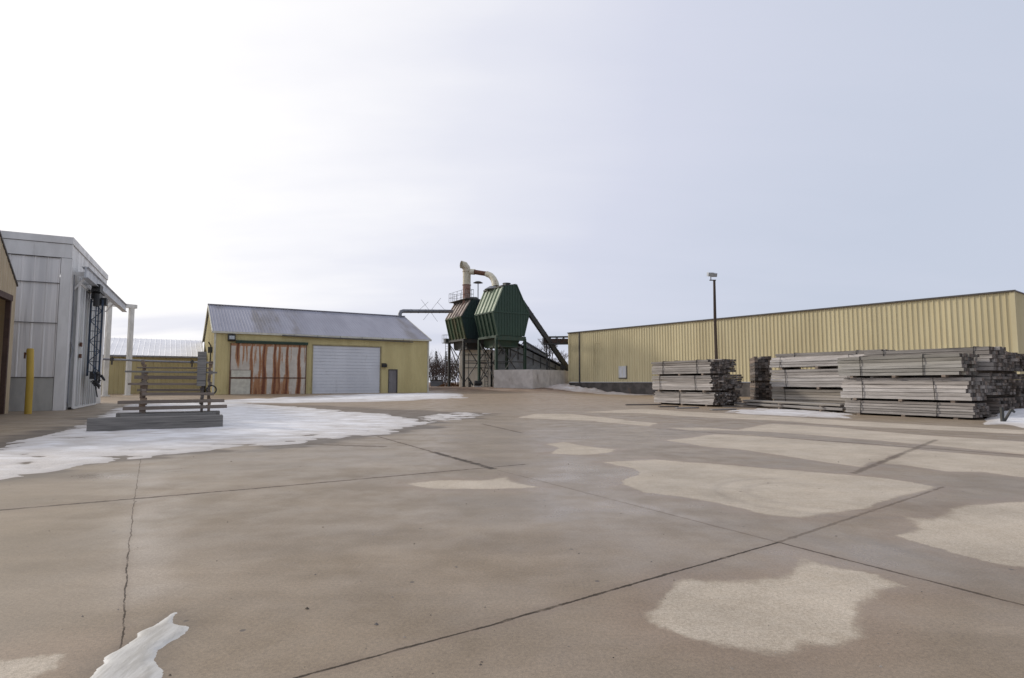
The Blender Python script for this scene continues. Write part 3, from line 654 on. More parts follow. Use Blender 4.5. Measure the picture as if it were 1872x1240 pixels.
f = MB()
for z in (6.565, 5.45, 3.72, 1.405): f.box(-KW, -.36, -.06, -.03, z-.013, z+.013)
f.build('seam_strip', 'dark_trim', kiln)
f = MB(); f.corr((0, 0, 0), (0, 1, 0), (1, 0, 0), .3, KL, -.2, 6.3, .42, .08, .028); f.corr((0, 0, 0), (0, 1, 0), (1, 0, 0), .13, KL, 6.3, 7.19, 1.4, .05, .012); f.build('side_wall', 'kiln_white', kiln)
f = MB(); f.corr((-KW, 0, 0), (0, 1, 0), (-1, 0, 0), 0, KL, -.2, 7.19, .42, .08, .028); f.corr((0, KL, 0), X, (0, 1, 0), -KW, 0, -.2, 7.19, .42, .08, .028); f.build('rear_wall', 'kiln_white', kiln)
f = MB(); f.box(-KW, 0, .12, KL, KH-.16, KH-.1); f.build('roof', 'white_roof', kiln)
f = MB(); f.corr((.20, 0, 0), (0, 1, 0), (1, 0, 0), .75, 6.6, .1, 5.55, .55, .08, .03); f.box(.04, .2, .75, 6.6, .1, 5.5)
kd = f.build('kiln_door', 'alu_door', kiln)
f = MB(); f.box(.20, .26, .6, .75, .06, 5.6); f.box(.20, .26, 6.6, 6.75, .06, 5.6); f.box(.2, .26, .75, 6.6, 5.56, 5.66)
f.box(.2, .25, .75, 6.6, .02, .1); f.build('door_frame', 'kiln_white', kd)
for z in (2.3, 2.82):
    f = MB(); f.box(.24, .31, 1.35, 1.6, z, z+.18); f.build('latch', 'rust_hardware', kd)
BX = .52; zb = 5.80
f = MB(); y0, y1 = -.1, 14.0
f.box(BX-.02, BX+.05, y0, y1, zb, zb+.42); f.box(BX-.13, BX+.13, y0, y1, zb-.03, zb); f.box(BX-.13, BX+.13, y0, y1, zb+.42, zb+.45); f.build('rail_beam', 'rail_grey', kiln)
for y in (.6, 3.2, 5.8, 8.4, 9.8):
    f = MB(); f.box(.04, BX-.02, y-.06, y+.06, zb+.12, zb+.3); f.bar((.04, y, zb-.5), (BX-.05, y, zb+.1), .07); f.build('rail_bracket', 'kiln_white', kiln)
f = MB(); f.tube([(.1, .2, 5.9), (.14, .2, 3.4), (.12, .2, 2.9), (.2, .25, 2.6), (.12, .2, 2.2), (.12, .2, .3)], .025, 6); f.build('conduit', 'grey_pipe', kiln)

# door carrier hanging from the rail
def k2w(x, y, z):
    a = rot_for(62); return Vector((ko[0]+math.cos(a)*x-math.sin(a)*y, ko[1]+math.sin(a)*x+math.cos(a)*y, z))
cw = k2w(BX, 3.0, 0)
car = thing('door_carrier', 'dark blue lattice door lifter hanging from the kiln rail', 'door lifter', (cw.x, cw.y, 0), rot_for(62))
f = MB(); f.box(-.14, .2, -.4, .5, 5.2, 5.9); f.box(-.1, .24, -.75, .9, 5.5, 5.62); f.box(.05, .42, .0, .45, 4.95, 5.3); f.tube([(.1, -.6, 5.4), (.1, -.6, 4.8)], .12, 10); f.build('trolley', 'black_box', car)
f = MB()
for x in (-.18, .28): f.box(x-.04, x+.04, -.05, .05, 1.5, 5.2)
n = 7
for k in range(n):
    za, zc = 1.7+k*.49, 1.7+(k+1)*.49
    f.bar((-.17 if k % 2 else .27, 0, za), (.27 if k % 2 else -.17, 0, zc), .035); f.bar((-.17, .01, za), (.27, .01, za), .03)
f.build('lattice_frame', 'blue_steel', car)
f = MB(); f.tube([(.1, -.52, 5.2), (.12, -.6, 3.5), (.16, -.66, 1.6)], .03, 6); f.tube([(.18, -.42, 5.0), (.2, -.5, 3.0), (.2, -.5, 1.3)], .025, 6); f.build('cable', 'blue_steel', car)
f = MB(); rg = random.Random(4)
f.box(-.02, .3, -.5, .3, 1.35, 1.7)
for k in range(16):
    p = Vector((.2+rg.uniform(-.15, .2), rg.uniform(-.6, .5), rg.uniform(1.0, 1.7)))
    f.tube([p, p+Vector((rg.uniform(-.1, .2), rg.uniform(-.35, .35), rg.uniform(-.3, .3))), p+Vector((rg.uniform(-.1, .2), rg.uniform(-.3, .3), rg.uniform(-.55, .0)))], rg.uniform(.02, .05), 6)
f.build('drive_unit', 'black_box', car)

# white goalpost frame past the kiln
pl_, pr_ = at(192.5, 700, 41.3), at(234, 700, 42.6)
zg = gzf(pl_.x, 42)
fr = thing('post_frame', 'white steel goalpost frame standing behind the kiln rail end', 'frame', (pl_.x, pl_.y, zg), math.atan2(pr_.y-pl_.y, pr_.x-pl_.x))
Lp = math.hypot(pr_.y-pl_.y, pr_.x-pl_.x); HP = at(215, 555, 42).z-zg
for x in (0, Lp):
    f = MB(); f.box(x-.15, x+.15, -.13, .13, -.1, HP-.28); f.box(x-.24, x+.24, -.24, .24, -.05, .05); f.build('post', 'white_paint', fr, bevel=.01)
f = MB(); f.box(-.3, Lp+.32, -.15, .15, HP-.28, HP); f.build('crossbeam', 'white_paint', fr, bevel=.01)

# grey pipe strung between kiln and shed
pa, pb = at(180, 656.5, 40.5), at(391, 663.5, 43.6)
pp_ = thing('overhead_pipe', 'thin grey pipe running across in front of the low yellow barn', 'pipe', (0, 0, 0))
f = MB(); f.tube([pa, pa.lerp(pb, .5)-Vector((0, 0, .03)), pb], .075, 8); f.build('pipe', 'grey_pipe', pp_)
for t_ in (.11, .80):
    q = pa.lerp(pb, t_); f = MB(); f.tube([q+Vector((0, 0, .18)), q-Vector((0, 0, .38))], .055, 8); f.tube([q+Vector((0, 0, .1)), q-Vector((0, 0, .1))], .13, 8); f.build('pipe_clamp', 'steel_dark', pp_)
q = pa.lerp(pb, .965); f = MB(); f.tube([(q.x, q.y, .1), (q.x, q.y, q.z+.1)], .09, 8); f.build('post', 'grey_pipe', pp_)
q = pa.lerp(pb, .02); f = MB(); f.tube([(q.x, q.y, .1), (q.x, q.y, q.z+.1)], .09, 8); f.build('post', 'grey_pipe', pp_)

# ------------------------------------------------------------------ tan building at the left edge
to_ = (-19.6, 22.5)
tb = thing('tan_building', 'tan building with brown framed doorway at the left edge of the yard', 'building', (to_[0], to_[1], 0), rot_for(62))
f = MB(); tt = lambda s_: 5.0+.6*(-s_) if s_ > -4 else 5.0+.6*(8+s_)
f.corr((0, 0, 0), (0, 1, 0), (1, 0, 0), -.72, 0, -.1, tt, .3, .05, .015)
f.corr((0, 0, 0), (0, 1, 0), (1, 0, 0), -3.7, -.72, 4.3, tt, .3, .05, .015); f.corr((0, 0, 0), (0, 1, 0), (1, 0, 0), -8, -3.7, -.1, tt, .3, .05, .015, breaks=(-4,))
f.corr((0, 0, 0), X, (0, 1, 0), -7, 0, -.1, 5.0, .3, .05, .015); f.corr((0, -8, 0), X, (0, -1, 0), -7, 0, -.1, 5.0, .3, .05, .015)
f.build('wall', 'tan_wall', tb)
f = MB(); f.prism([(-7, .06, 4.98), (-7, -4, 7.42), (-7, -4, 7.5), (-7, .06, 5.06)], (7.04, 0, 0)); f.prism([(-7, -8.06, 4.98), (-7, -4, 7.42), (-7, -4, 7.5), (-7, -8.06, 5.06)], (7.04, 0, 0)); f.build('roof', 'dark_trim', tb)
f = MB(); f.box(-.1, .06, -.86, -.72, 0, 4.3); f.box(-.1, .06, -3.7, -3.56, 0, 4.3); f.box(-.1, .09, -3.7, -.72, 4.3, 4.52); df = f.build('door_frame', 'brown_frame', tb)
f = MB(); f.box(-.5, -.44, -3.56, -.86, 0, 4.3); f.build('door', 'grey_panel', tb)
f = MB(); f.box(-.42, -.34, -3.5, -.9, 3.85, 4.2); f.build('door_header', 'black_box', tb)
# yellow guard post
bp = gp(51, 757)
bo_ = thing('guard_post', 'tall yellow painted steel post in front of the kiln wall', 'bollard', (bp.x, bp.y, 0))
f = MB(); f.tube([(0, 0, -.1), (-.02, .02, 1.3), (-.09, .03, 2.44), (-.092, .03, 2.49)], [.115, .115, .115, .09], 20); f.build('post', 'yellow_post', bo_, smooth=True)
f = MB(); f.tube([(-.1, .0, 2.28), (-.26, -.02, 2.3)], .035, 8); f.tube([(-.24, -.02, 2.34), (-.24, -.02, 2.1)], .03, 8); f.build('hook', 'rust_hardware', bo_)

# ------------------------------------------------------------------ board rack on timbers
ra = rot_for(61)
def rack_w(x, y, z): return Vector((-10.42+math.cos(ra)*x-math.sin(ra)*y, 13.85+math.sin(ra)*x+math.cos(ra)*y, z))
def plank(name, label, cat, x0, x1, y0, y1, z0, z1, mat, group=None, tilt=0, yaw=0, bevel=.006):
    p = rack_w(x0, y0, z0)
    f = MB(); n = 6
    for k in range(n):      # slight sag along the length
        pass
    f.box(0, x1-x0, 0, y1-y0, 0, z1-z0)
    o = f.build(name, mat, None, p, ra+yaw, bevel=bevel); o.rotation_euler.y = tilt
    return tag(o, label, cat, group)
plank('timber', 'heavy dark grey timber baulk lying in the snow in front of the rack', 'timber', .20, 3.14, 0, .32, .0, .33, 'timber_grey', bevel=.02)
plank('timber', 'shorter grey timber baulk carrying the board rack uprights', 'timber', .75, 3.0, 1.25, 1.62, .0, .36, 'timber_grey', bevel=.02)
plank('timber', 'rear grey timber baulk under the back uprights of the rack', 'timber', .55, 3.15, 2.35, 2.65, .0, .34, 'timber_grey', bevel=.02)
RP = {}
def rack_x(px, y):   # where a picture column meets the rack's plane at local depth y
    o = rack_w(0, y, 0); return facade_t(px, o.x, o.y, math.cos(ra), math.sin(ra))
def rack_z(px, py, y):
    o = rack_w(rack_x(px, y), y, 0); return at(px, py, o.y).z
rk = thing('board_rack', 'rough stack of sticker blocks forming four uprights on the grey timbers', 'rack', rack_w(0, 0, 0), ra)
rgn = random.Random(12)
for (px, y, ytop) in ((266, 1.43, 681), (371, 1.43, 646), (261, 2.5, 660), (383, 2.5, 662)):
    xx = rack_x(px, y); z = .345; zt = rack_z(px, ytop, y)
    f = MB()
    while z < zt:
        hgt = rgn.choice((.05, .08, .1, .12)); wx_ = rgn.uniform(.03, .058); wy_ = rgn.uniform(.09, .15); ox = rgn.uniform(-.025, .025)
        f.box(xx+ox-wx_, xx+ox+wx_, y-wy_, y+wy_, z, min(z+hgt, zt+.03)-.004); z += hgt
    f.build('upright', 'board_brown' if ytop != 646 else 'wood_dark', rk)
xx = rack_x(367, 1.2); f = MB(); f.box(xx-.10, xx+.12, 1.20, 1.25, rack_z(367, 706, 1.2), rack_z(367, 643, 1.2)); f.build('end_board', 'timber_grey', rk)
f = MB(); xx = rack_x(387, 2.3); zc = rack_z(387, 713, 2.3)
for k in range(5): f.tube([(xx+.13*math.cos(a_*math.pi/8), 2.25+.02*k, zc+.13*math.sin(a_*math.pi/8)) for a_ in range(17)], .02, 6)
f.build('wire_coil', 'black_box', rk)
BD = [(250,380,673,2.5,.035,'highest thin board across the rack', 'board_brown'), (228,396,680,1.43,.045,'second highest long thin board on the rack','timber_grey'),
      (246,366,690,2.5,.10,'wide brown board third from the top of the rack','board_brown'), (235,375,702,1.43,.06,'dark knotty board at mid height of the rack','board_brown'),
      (252,366,713,2.5,.06,'short dark board just below the middle of the rack','board_brown'), (262,392,720,1.43,.08,'pale brown board above the two lowest rack boards','board_brown'),
      (218,411,734.5,1.43,.085,'second lowest long thick board on the rack','board_brown'), (228,416,745.5,1.43,.085,'lowest long thick board just above the grey timbers','board_brown')]
for (xa, xb, py, y, th, lab, mt) in BD:
    x0, x1 = rack_x(xa, y), rack_x(xb, y); zc = rack_z((xa+xb)/2, py, y); off = rgn.uniform(-.05, .05)
    plank('board', lab, 'board', x0, x1, y-.16-.02+off*.3, y+.14+off, zc-th/2, zc+th/2, mt, 'boards laid across the rack', rgn.uniform(-.008, .008), rgn.uniform(-.015, .015), .004)

# ------------------------------------------------------------------ tan warehouse
wo = (6.3, 63.7); wd_ = Vector((23.7, -29.5)).normalized(); wa = math.atan2(wd_.y, wd_.x)
wt = lambda px: facade_t(px, wo[0], wo[1], wd_.x, wd_.y)
WL = wt(1864); CH = 5.42; CB = 1.22
wh = thing('warehouse', 'long tan ribbed metal warehouse on a concrete base behind the lumber stacks', 'warehouse', (wo[0], wo[1], 0), wa)
f = MB(); f.corr((0, 0, 0), X, Yn, 0, WL, CB, CB+CH, .305, .062, .05, ramp=.012); f.build('long_wall', 'tan_panel', wh)
f = MB(); f.corr((WL, 0, 0), (0, 1, 0), (1, 0, 0), 0, 26, CB, lambda s_: CB+CH+.02*s_, .305, .075, .04); f.build('end_wall', 'tan_panel', wh)
f = MB(); f.corr((0, 0, 0), (0, 1, 0), (-1, 0, 0), 0, 26, CB, lambda s_: CB+CH+.02*s_, .305, .075, .04); f.build('end_wall', 'tan_panel', wh)
f = MB(); f.box(0, WL, .06, .35, -.2, CB-.02); f.box(.02, .3, .35, 26, -.2, CB-.02); f.box(WL-.3, WL-.02, .35, 26, -.2, CB-.02); f.build('base_wall', 'conc_dark', wh)
f = MB(); f.box(-.1, WL+.1, -.14, .06, CB+CH-.03, CB+CH+.07); f.build('eave_trim', 'dark_trim', wh)
f = MB(); f.prism([(-.1, .06, CB+CH+.02), (-.1, 26, CB+CH+.54), (-.1, 26, CB+CH+.6), (-.1, .06, CB+CH+.06)], (WL+.2, 0, 0)); f.build('roof', 'galv_roof', wh)
f = MB(); f.box(-.02, .2, -.07, -.044, CB, CB+CH-.03); f.build('corner_trim', 'tan_panel', wh)
f = MB(); f.box(WL-.2, WL+.05, -.07, -.044, CB, CB+CH-.03); f.build('corner_trim', 'tan_panel', wh)
x = wt(1060.5); f = MB(); f.box(x-.07, x+.07, -.13, -.044, .5, CB+CH-.03); f.build('downspout', 'dark_trim', wh)
x0, x1 = wt(1132), wt(1146); z0, z1 = 1.2+.45, 1.2+1.62
f = MB(); f.box(x0, x1, -.09, -.044, z0, z0+.09); f.box(x0, x1, -.09, -.044, z1-.09, z1); f.box(x0, x0+.12, -.09, -.044, z0+.09, z1-.09); f.box(x1-.12, x1, -.09, -.044, z0+.09, z1-.09); f.box((x0+x1)/2-.06, (x0+x1)/2+.06, -.09, -.044, z0+.09, z1-.09)
wn = f.build('window', 'white_paint', wh)
f = MB(); f.box(x1+.002, x1+.10, -.075, -.044, z0-.12, z1+.02); f.box(x0, x1, -.075, -.044, z0-.1, z0-.002); f.build('frame', 'dark_trim', wn)
f = MB(); f.box(x0+.12, x1-.12, -.06, -.044, z0+.09, z1-.09); f.build('pane', 'white_door', wn)
x0, x1 = wt(1087), wt(1101); f = MB()
f.box(x0, x0+.06, -.052, -.043, 3.0, 5.4); f.box(x1-.06, x1, -.052, -.043, 3.0, 5.4); f.box(x0, x1, -.056, -.053, 5.34, 5.4); f.box(x0, x1, -.056, -.053, 2.96, 3.02); f.build('loft_hatch', 'tan_panel', wh)

# ------------------------------------------------------------------ yard light pole
pb_ = at(1310.5, 690, 42)
lp = thing('light_pole', 'tall dark wooden pole with twin floodlights behind the lumber stacks', 'light pole', (pb_.x, 42, 0))
HPz = at(1305, 512, 42).z
f = MB(); f.tube([(0, 0, -.2), (0, 0, 3), (-.02, 0, 6), (0, 0, HPz)], [.125, .12, .105, .085], 12); f.build('pole', 'pole_wood', lp, smooth=True)
f = MB(); f.bar((-.35, 0, HPz-.02), (.12, 0, HPz-.02), .07); f.bar((-.25, 0, HPz), (-.25, 0, HPz+.25), .05); f.build('bracket', 'dark_trim', lp)
for dx, dy in ((-.32, -.12), (-.02, .1)):
    f = MB(); f.prism([(dx-.22, dy-.2, HPz+.2), (dx-.22, dy+.18, HPz+.3), (dx-.22, dy+.12, HPz+.58), (dx-.22, dy-.3, HPz+.46)], (.42, 0, 0)); l_ = f.build('lamp_head', 'lamp_alu', lp, bevel=.02)
    f = MB(); f.add([(dx-.18, dy-.218, HPz+.22), (dx+.16, dy-.218, HPz+.22), (dx+.16, dy-.302, HPz+.43), (dx-.18, dy-.302, HPz+.43)], [(0, 1, 2, 3)]); f.build('lens', 'light_lens', l_)

# ------------------------------------------------------------------ lumber bundles
DIR = R(-60)
def bundle(loc, L, W, Hh, layers, mat, label, group, rz, bol=.09, straps=(.18, .82), seed=0, jit=.05, endmat='wood_end'):
    rg = random.Random(seed)
    t = thing('lumber_bundle', label, 'lumber', loc, rz+rg.uniform(-.009, .009), group)
    f = MB(); cols = max(4, int(W/.15)); cw_ = W/cols; th = Hh/layers
    for j in range(layers):
        sh = rg.uniform(-.015, .015)
        for i in range(cols):
            a = rg.gauss(0, jit*.5)*(1 if rg.random() < .85 else 2.5); c_ = L+rg.gauss(0, jit)*(1 if rg.random() < .8 else 2.2)
            zo = rg.uniform(-.004, .004)
            y0 = i*cw_+.004+(sh+rg.uniform(-.014, .014) if i == 0 else 0); y1 = (i+1)*cw_-.004
            if j == layers-1 and rg.random() < .12: continue
            z0 = bol+j*th+.003; z1 = bol+(j+1)*th-.010+zo
            # a gentle warp: three-segment board
            wz = rg.uniform(-.006, .006); vs = []
            for q in range(4):
                x = a+(c_-a)*q/3; dz = wz*(1 if q in (1, 2) else 0)
                vs += [(x, y0, z0+dz), (x, y1, z0+dz), (x, y1, z1+dz), (x, y0, z1+dz)]
            fs = [(0, 1, 2, 3), (12, 15, 14, 13)]
            for q in range(3):
                for e_ in range(4): fs.append((q*4+e_, q*4+(e_+1) % 4, q*4+4+(e_+1) % 4, q*4+4+e_))
            f.add(vs, [fs[1]] + fs[2:] + [fs[0]])
    o = f.build('board_stack', mat, t)
    o.data.materials.append(M[endmat])
    for p in o.data.polygons:
        if abs(p.normal.x) > .8: p.material_index = 1
    for x in (.12, .5, .88):
        f = MB(); f.box(L*x-.06, L*x+.06, .005 + rg.uniform(-.06, .03), W, .0, bol-.002); f.build('bolster', 'board_brown', t)
    for x in straps:
        x = L*x+rg.uniform(-.08, .08); s_ = rg.uniform(-.05, .05)
        f = MB(); zt = bol+Hh+.008; yf = -.028
        f.bar((x, yf, bol), (x+s_, yf, zt), .034, .006); f.bar((x+s_, yf, zt), (x+s_, W+.02, zt), .006, .024); f.bar((x+s_, W+.02, zt), (x, W+.02, bol), .024, .006)
        f.build('strap', 'strap', t)
    return t
def loc_on(o, x, y, z, rz): return (o[0]+math.cos(rz)*x-math.sin(rz)*y, o[1]+math.sin(rz)*x+math.cos(rz)*y, z)
def stack(o, rz, specs, group, y=0, x=0, seed=0, W=1.12):
    z = 0
    for k, (h_, L, dx, lay, mat, label, bol, straps) in enumerate(specs):
        bundle(loc_on(o, x+dx, y, z, rz), L, W, h_, lay, mat, label, group, rz, bol, straps, seed+k*13)
        z += h_+bol
A = gp(1194, 738.8); G1 = 'lumber bundles in the far left stack'
stack(A, R(-62), [(.60, 4.3, .05, 8, 'wood_pale', 'palest lumber bundle at the bottom front of the stack by the light pole', .10, (.45,)),
                  (.74, 4.25, -.05, 9, 'wood_pale', 'pale middle lumber bundle at the front of the stack by the light pole', .10, (.16, .78)),
                  (.68, 4.15, -.02, 6, 'wood_grey', 'top front lumber bundle of the stack by the light pole', .10, (.2, .8))], G1, seed=100)
stack(A, R(-62), [(.70, 4.1, .2, 7, 'wood_dark', 'dark bottom bundle in the second row of the light pole stack', .10, (.2, .8)),
                  (.70, 4.3, .1, 7, 'wood_grey', 'middle bundle in the second row of the light pole stack', .10, (.2, .8)),
                  (.66, 4.1, -.1, 6, 'wood_grey', 'top bundle in the second row of the light pole stack', .12, (.2, .8))], G1, y=1.14, x=-.2, seed=140, W=1.0)
stack(A, R(-62), [(.68, 4.1, .1, 7, 'wood_dark', 'dark bottom bundle in the rear row of the light pole stack', .10, (.2, .8)),
                  (.62, 4.2, .0, 7, 'wood_dark', 'dark middle bundle in the rear row of the light pole stack', .10, (.2, .8)),
                  (.60, 3.9, -.1, 6, 'wood_tan', 'top bundle in the rear row of the light pole stack', .12, (.2, .8))], G1, y=2.2, x=-1.2, seed=160, W=.95)
D = (13.06, 29.0); G2 = 'lumber bundles in the middle stack'; rD = R(-59)
stack(D, rD, [(.74, 4.9, .0, 6, 'wood_tan', 'tan bottom bundle of the middle stack behind the low timber pile', .12, (.14, .8)),
              (.84, 4.9, -.02, 6, 'wood_pale', 'tall pale bundle at the centre of the middle front stack', .12, (.18, .8)),
              (.50, 4.9, -.05, 4, 'wood_pale', 'thin top bundle of the middle front stack', .12, (.12, .8))], G2, seed=200)
stack(D, rD, [(.80, 5.0, -.2, 6, 'wood_dark', 'bottom bundle in the row behind the middle stack', .12, (.2, .8)),
              (.80, 5.0, -.3, 6, 'wood_grey', 'central bundle in the row behind the middle stack', .12, (.2, .8)),
              (.72, 5.2, -.6, 6, 'wood_grey', 'highest long bundle seen over the middle stack', .12, (.2, .8))], G2, y=1.3, seed=240)
# crosswise pair at the left end
ex = at(1375, 690, 31.3)
for k, (z0, hh_, lab, mt) in enumerate(((0, 1.02, 'dark lower bundle set crosswise left of the middle stack', 'wood_dark'), (1.16, 1.32, 'dark upper bundle with mottled board ends facing the yard', 'wood_dark'))):
    b_ = bundle((ex.x+1.0*math.cos(R(-18)), ex.y+1.0*math.sin(R(-18)), z0), 3.2, .86, hh_, 8, mt, lab, G2, R(72), .13, (), 270+k, .07)
Rr = (gp(1545, 757).x, gp(1545, 757).y); G3 = 'lumber bundles in the right stack'
re_ = gp(1779, 768.5); rR = math.atan2(re_.y-Rr[1], re_.x-Rr[0]); LR = math.hypot(re_.x-Rr[0], re_.y-Rr[1])
stack(Rr, rR, [(.46, LR, .0, 5, 'wood_grey', 'lowest bundle at the front of the large right stack', .07, (.14, .76)),
               (.75, LR+.05, -.1, 6, 'wood_pale', 'pale middle bundle at the front of the large right stack', .08, (.18, .76)),
               (.70, LR-.05, -.2, 6, 'wood_green', 'greenish grey top bundle at the front of the large right stack', .08, (.2, .74))], G3, seed=300)
for r_, (yy, xo, top) in enumerate(((1.3, .0, .14), (2.62, -.1, .0), (3.95, -.2, -.02))):
    nm = ('second', 'third', 'rearmost')[r_]
    stack(Rr, rR, [(.60, LR, .1, 6, 'wood_dark', 'bottom bundle in the %s row of the large right stack' % nm, .09, (.2, .8)),
                   (.72, LR, .0, 7, 'wood_dark' if r_ else 'wood_grey', 'middle bundle in the %s row of the large right stack' % nm, .09, (.2, .8)),
                   (.66+top, LR, -.05 if r_ else .05, 6, 'wood_grey' if r_ != 2 else 'wood_dark', 'top bundle in the %s row of the large right stack' % nm, .09, (.2, .86))], G3, y=yy, x=xo, seed=330+r_*40)
# low loose pile of long timbers
la, lb = Vector((11.2, 29.0)), Vector((12.9, 22.6)); lrz = math.atan2(lb.y-la.y, lb.x-la.x); LL = (lb-la).length
rgn = random.Random(5)
for k, (xo, yo, z0, lg, wdt, th, lab, mt) in enumerate((
    (.0, .0, .09, LL, .20, .10, 'front long grey timber at the bottom of the low pile', 'wood_grey'),
    (.3, .32, .09, LL-.4, .22, .10, 'second long timber at the bottom of the low pile', 'wood_dark'),
    (-.1, .68, .09, LL-.2, .2, .10, 'rear long timber at the bottom of the low pile', 'wood_dark'),
    (.5, .06, .25, LL-.7, .24, .08, 'front pale board on top of the low pile', 'wood_tan'),
    (.2, .40, .25, LL-.3, .24, .08, 'back pale board on top of the low pile', 'wood_grey'))):
    f = MB(); f.box(0, lg, 0, wdt, 0, th)
    o = f.build('long_timber', mt, None, loc_on(la, xo, yo, z0, lrz), lrz+rgn.uniform(-.012, .012), bevel=.008); tag(o, lab, 'timber', 'long timbers in the low pile')
for k, x in enumerate((.8, 3.2, 5.6)):
    for z0, h_ in ((0, .085), (.195, .05)):
        f = MB(); f.box(0, .1, -.12, 1.0, 0, h_); o = f.build('sticker', 'board_brown', None, loc_on(la, x, 0, z0, lrz), lrz, bevel=.005)
        tag(o, ('lower' if z0 == 0 else 'upper')+' cross stick '+('at the far end', 'in the middle', 'at the near end')[k]+' of the low timber pile', 'stick', 'cross sticks in the low timber pile')
for (px, py, L, a_, lab) in ((1176, 741, 1.9, 8, 'thin stick on the concrete left of the pale stack'), (1222, 744.5, 1.0, 12, 'short dark offcut before the palest bundle'), (1256, 747, 1.2, 20, 'broken board piece at the foot of the pale stack'), (1322, 750, 1.4, 25, 'grey offcut lying right of the pale stack'), (1352, 745, 1.6, -40, 'dark offcut between pale stack and low pile')):
    p = gp(px, py); f = MB(); f.box(-L/2, L/2, -.09, .09, 0.004, .06); o = f.build('offcut', 'wood_dark' if 'dark' in lab or 'thin' in lab else 'wood_grey', None, (p.x, p.y, 0), R(a_), bevel=.006); tag(o, lab, 'wood scrap', 'offcuts around the lumber stacks')
# steel stand by the right ends
sp = gp(1833, 774); ss_ = thing('steel_stand', 'dark steel stand with slanted leg by the right lumber ends', 'stand', (sp.x, sp.y, 0), 0)
f = MB(); f.box(-.035, .035, -.035, .035, 0, .46); f.build('post', 'steel_dark', ss_)
f = MB(); f.bar((.05, 0, .05), (.32, .05, .40), .05); f.bar((.32, .05, .40), (.42, .06, .32), .05); f.build('strut', 'steel_dark', ss_)
f = MB(); f.box(-.16, .12, -.06, .06, -.01, .03); f.build('foot', 'steel_dark', ss_)

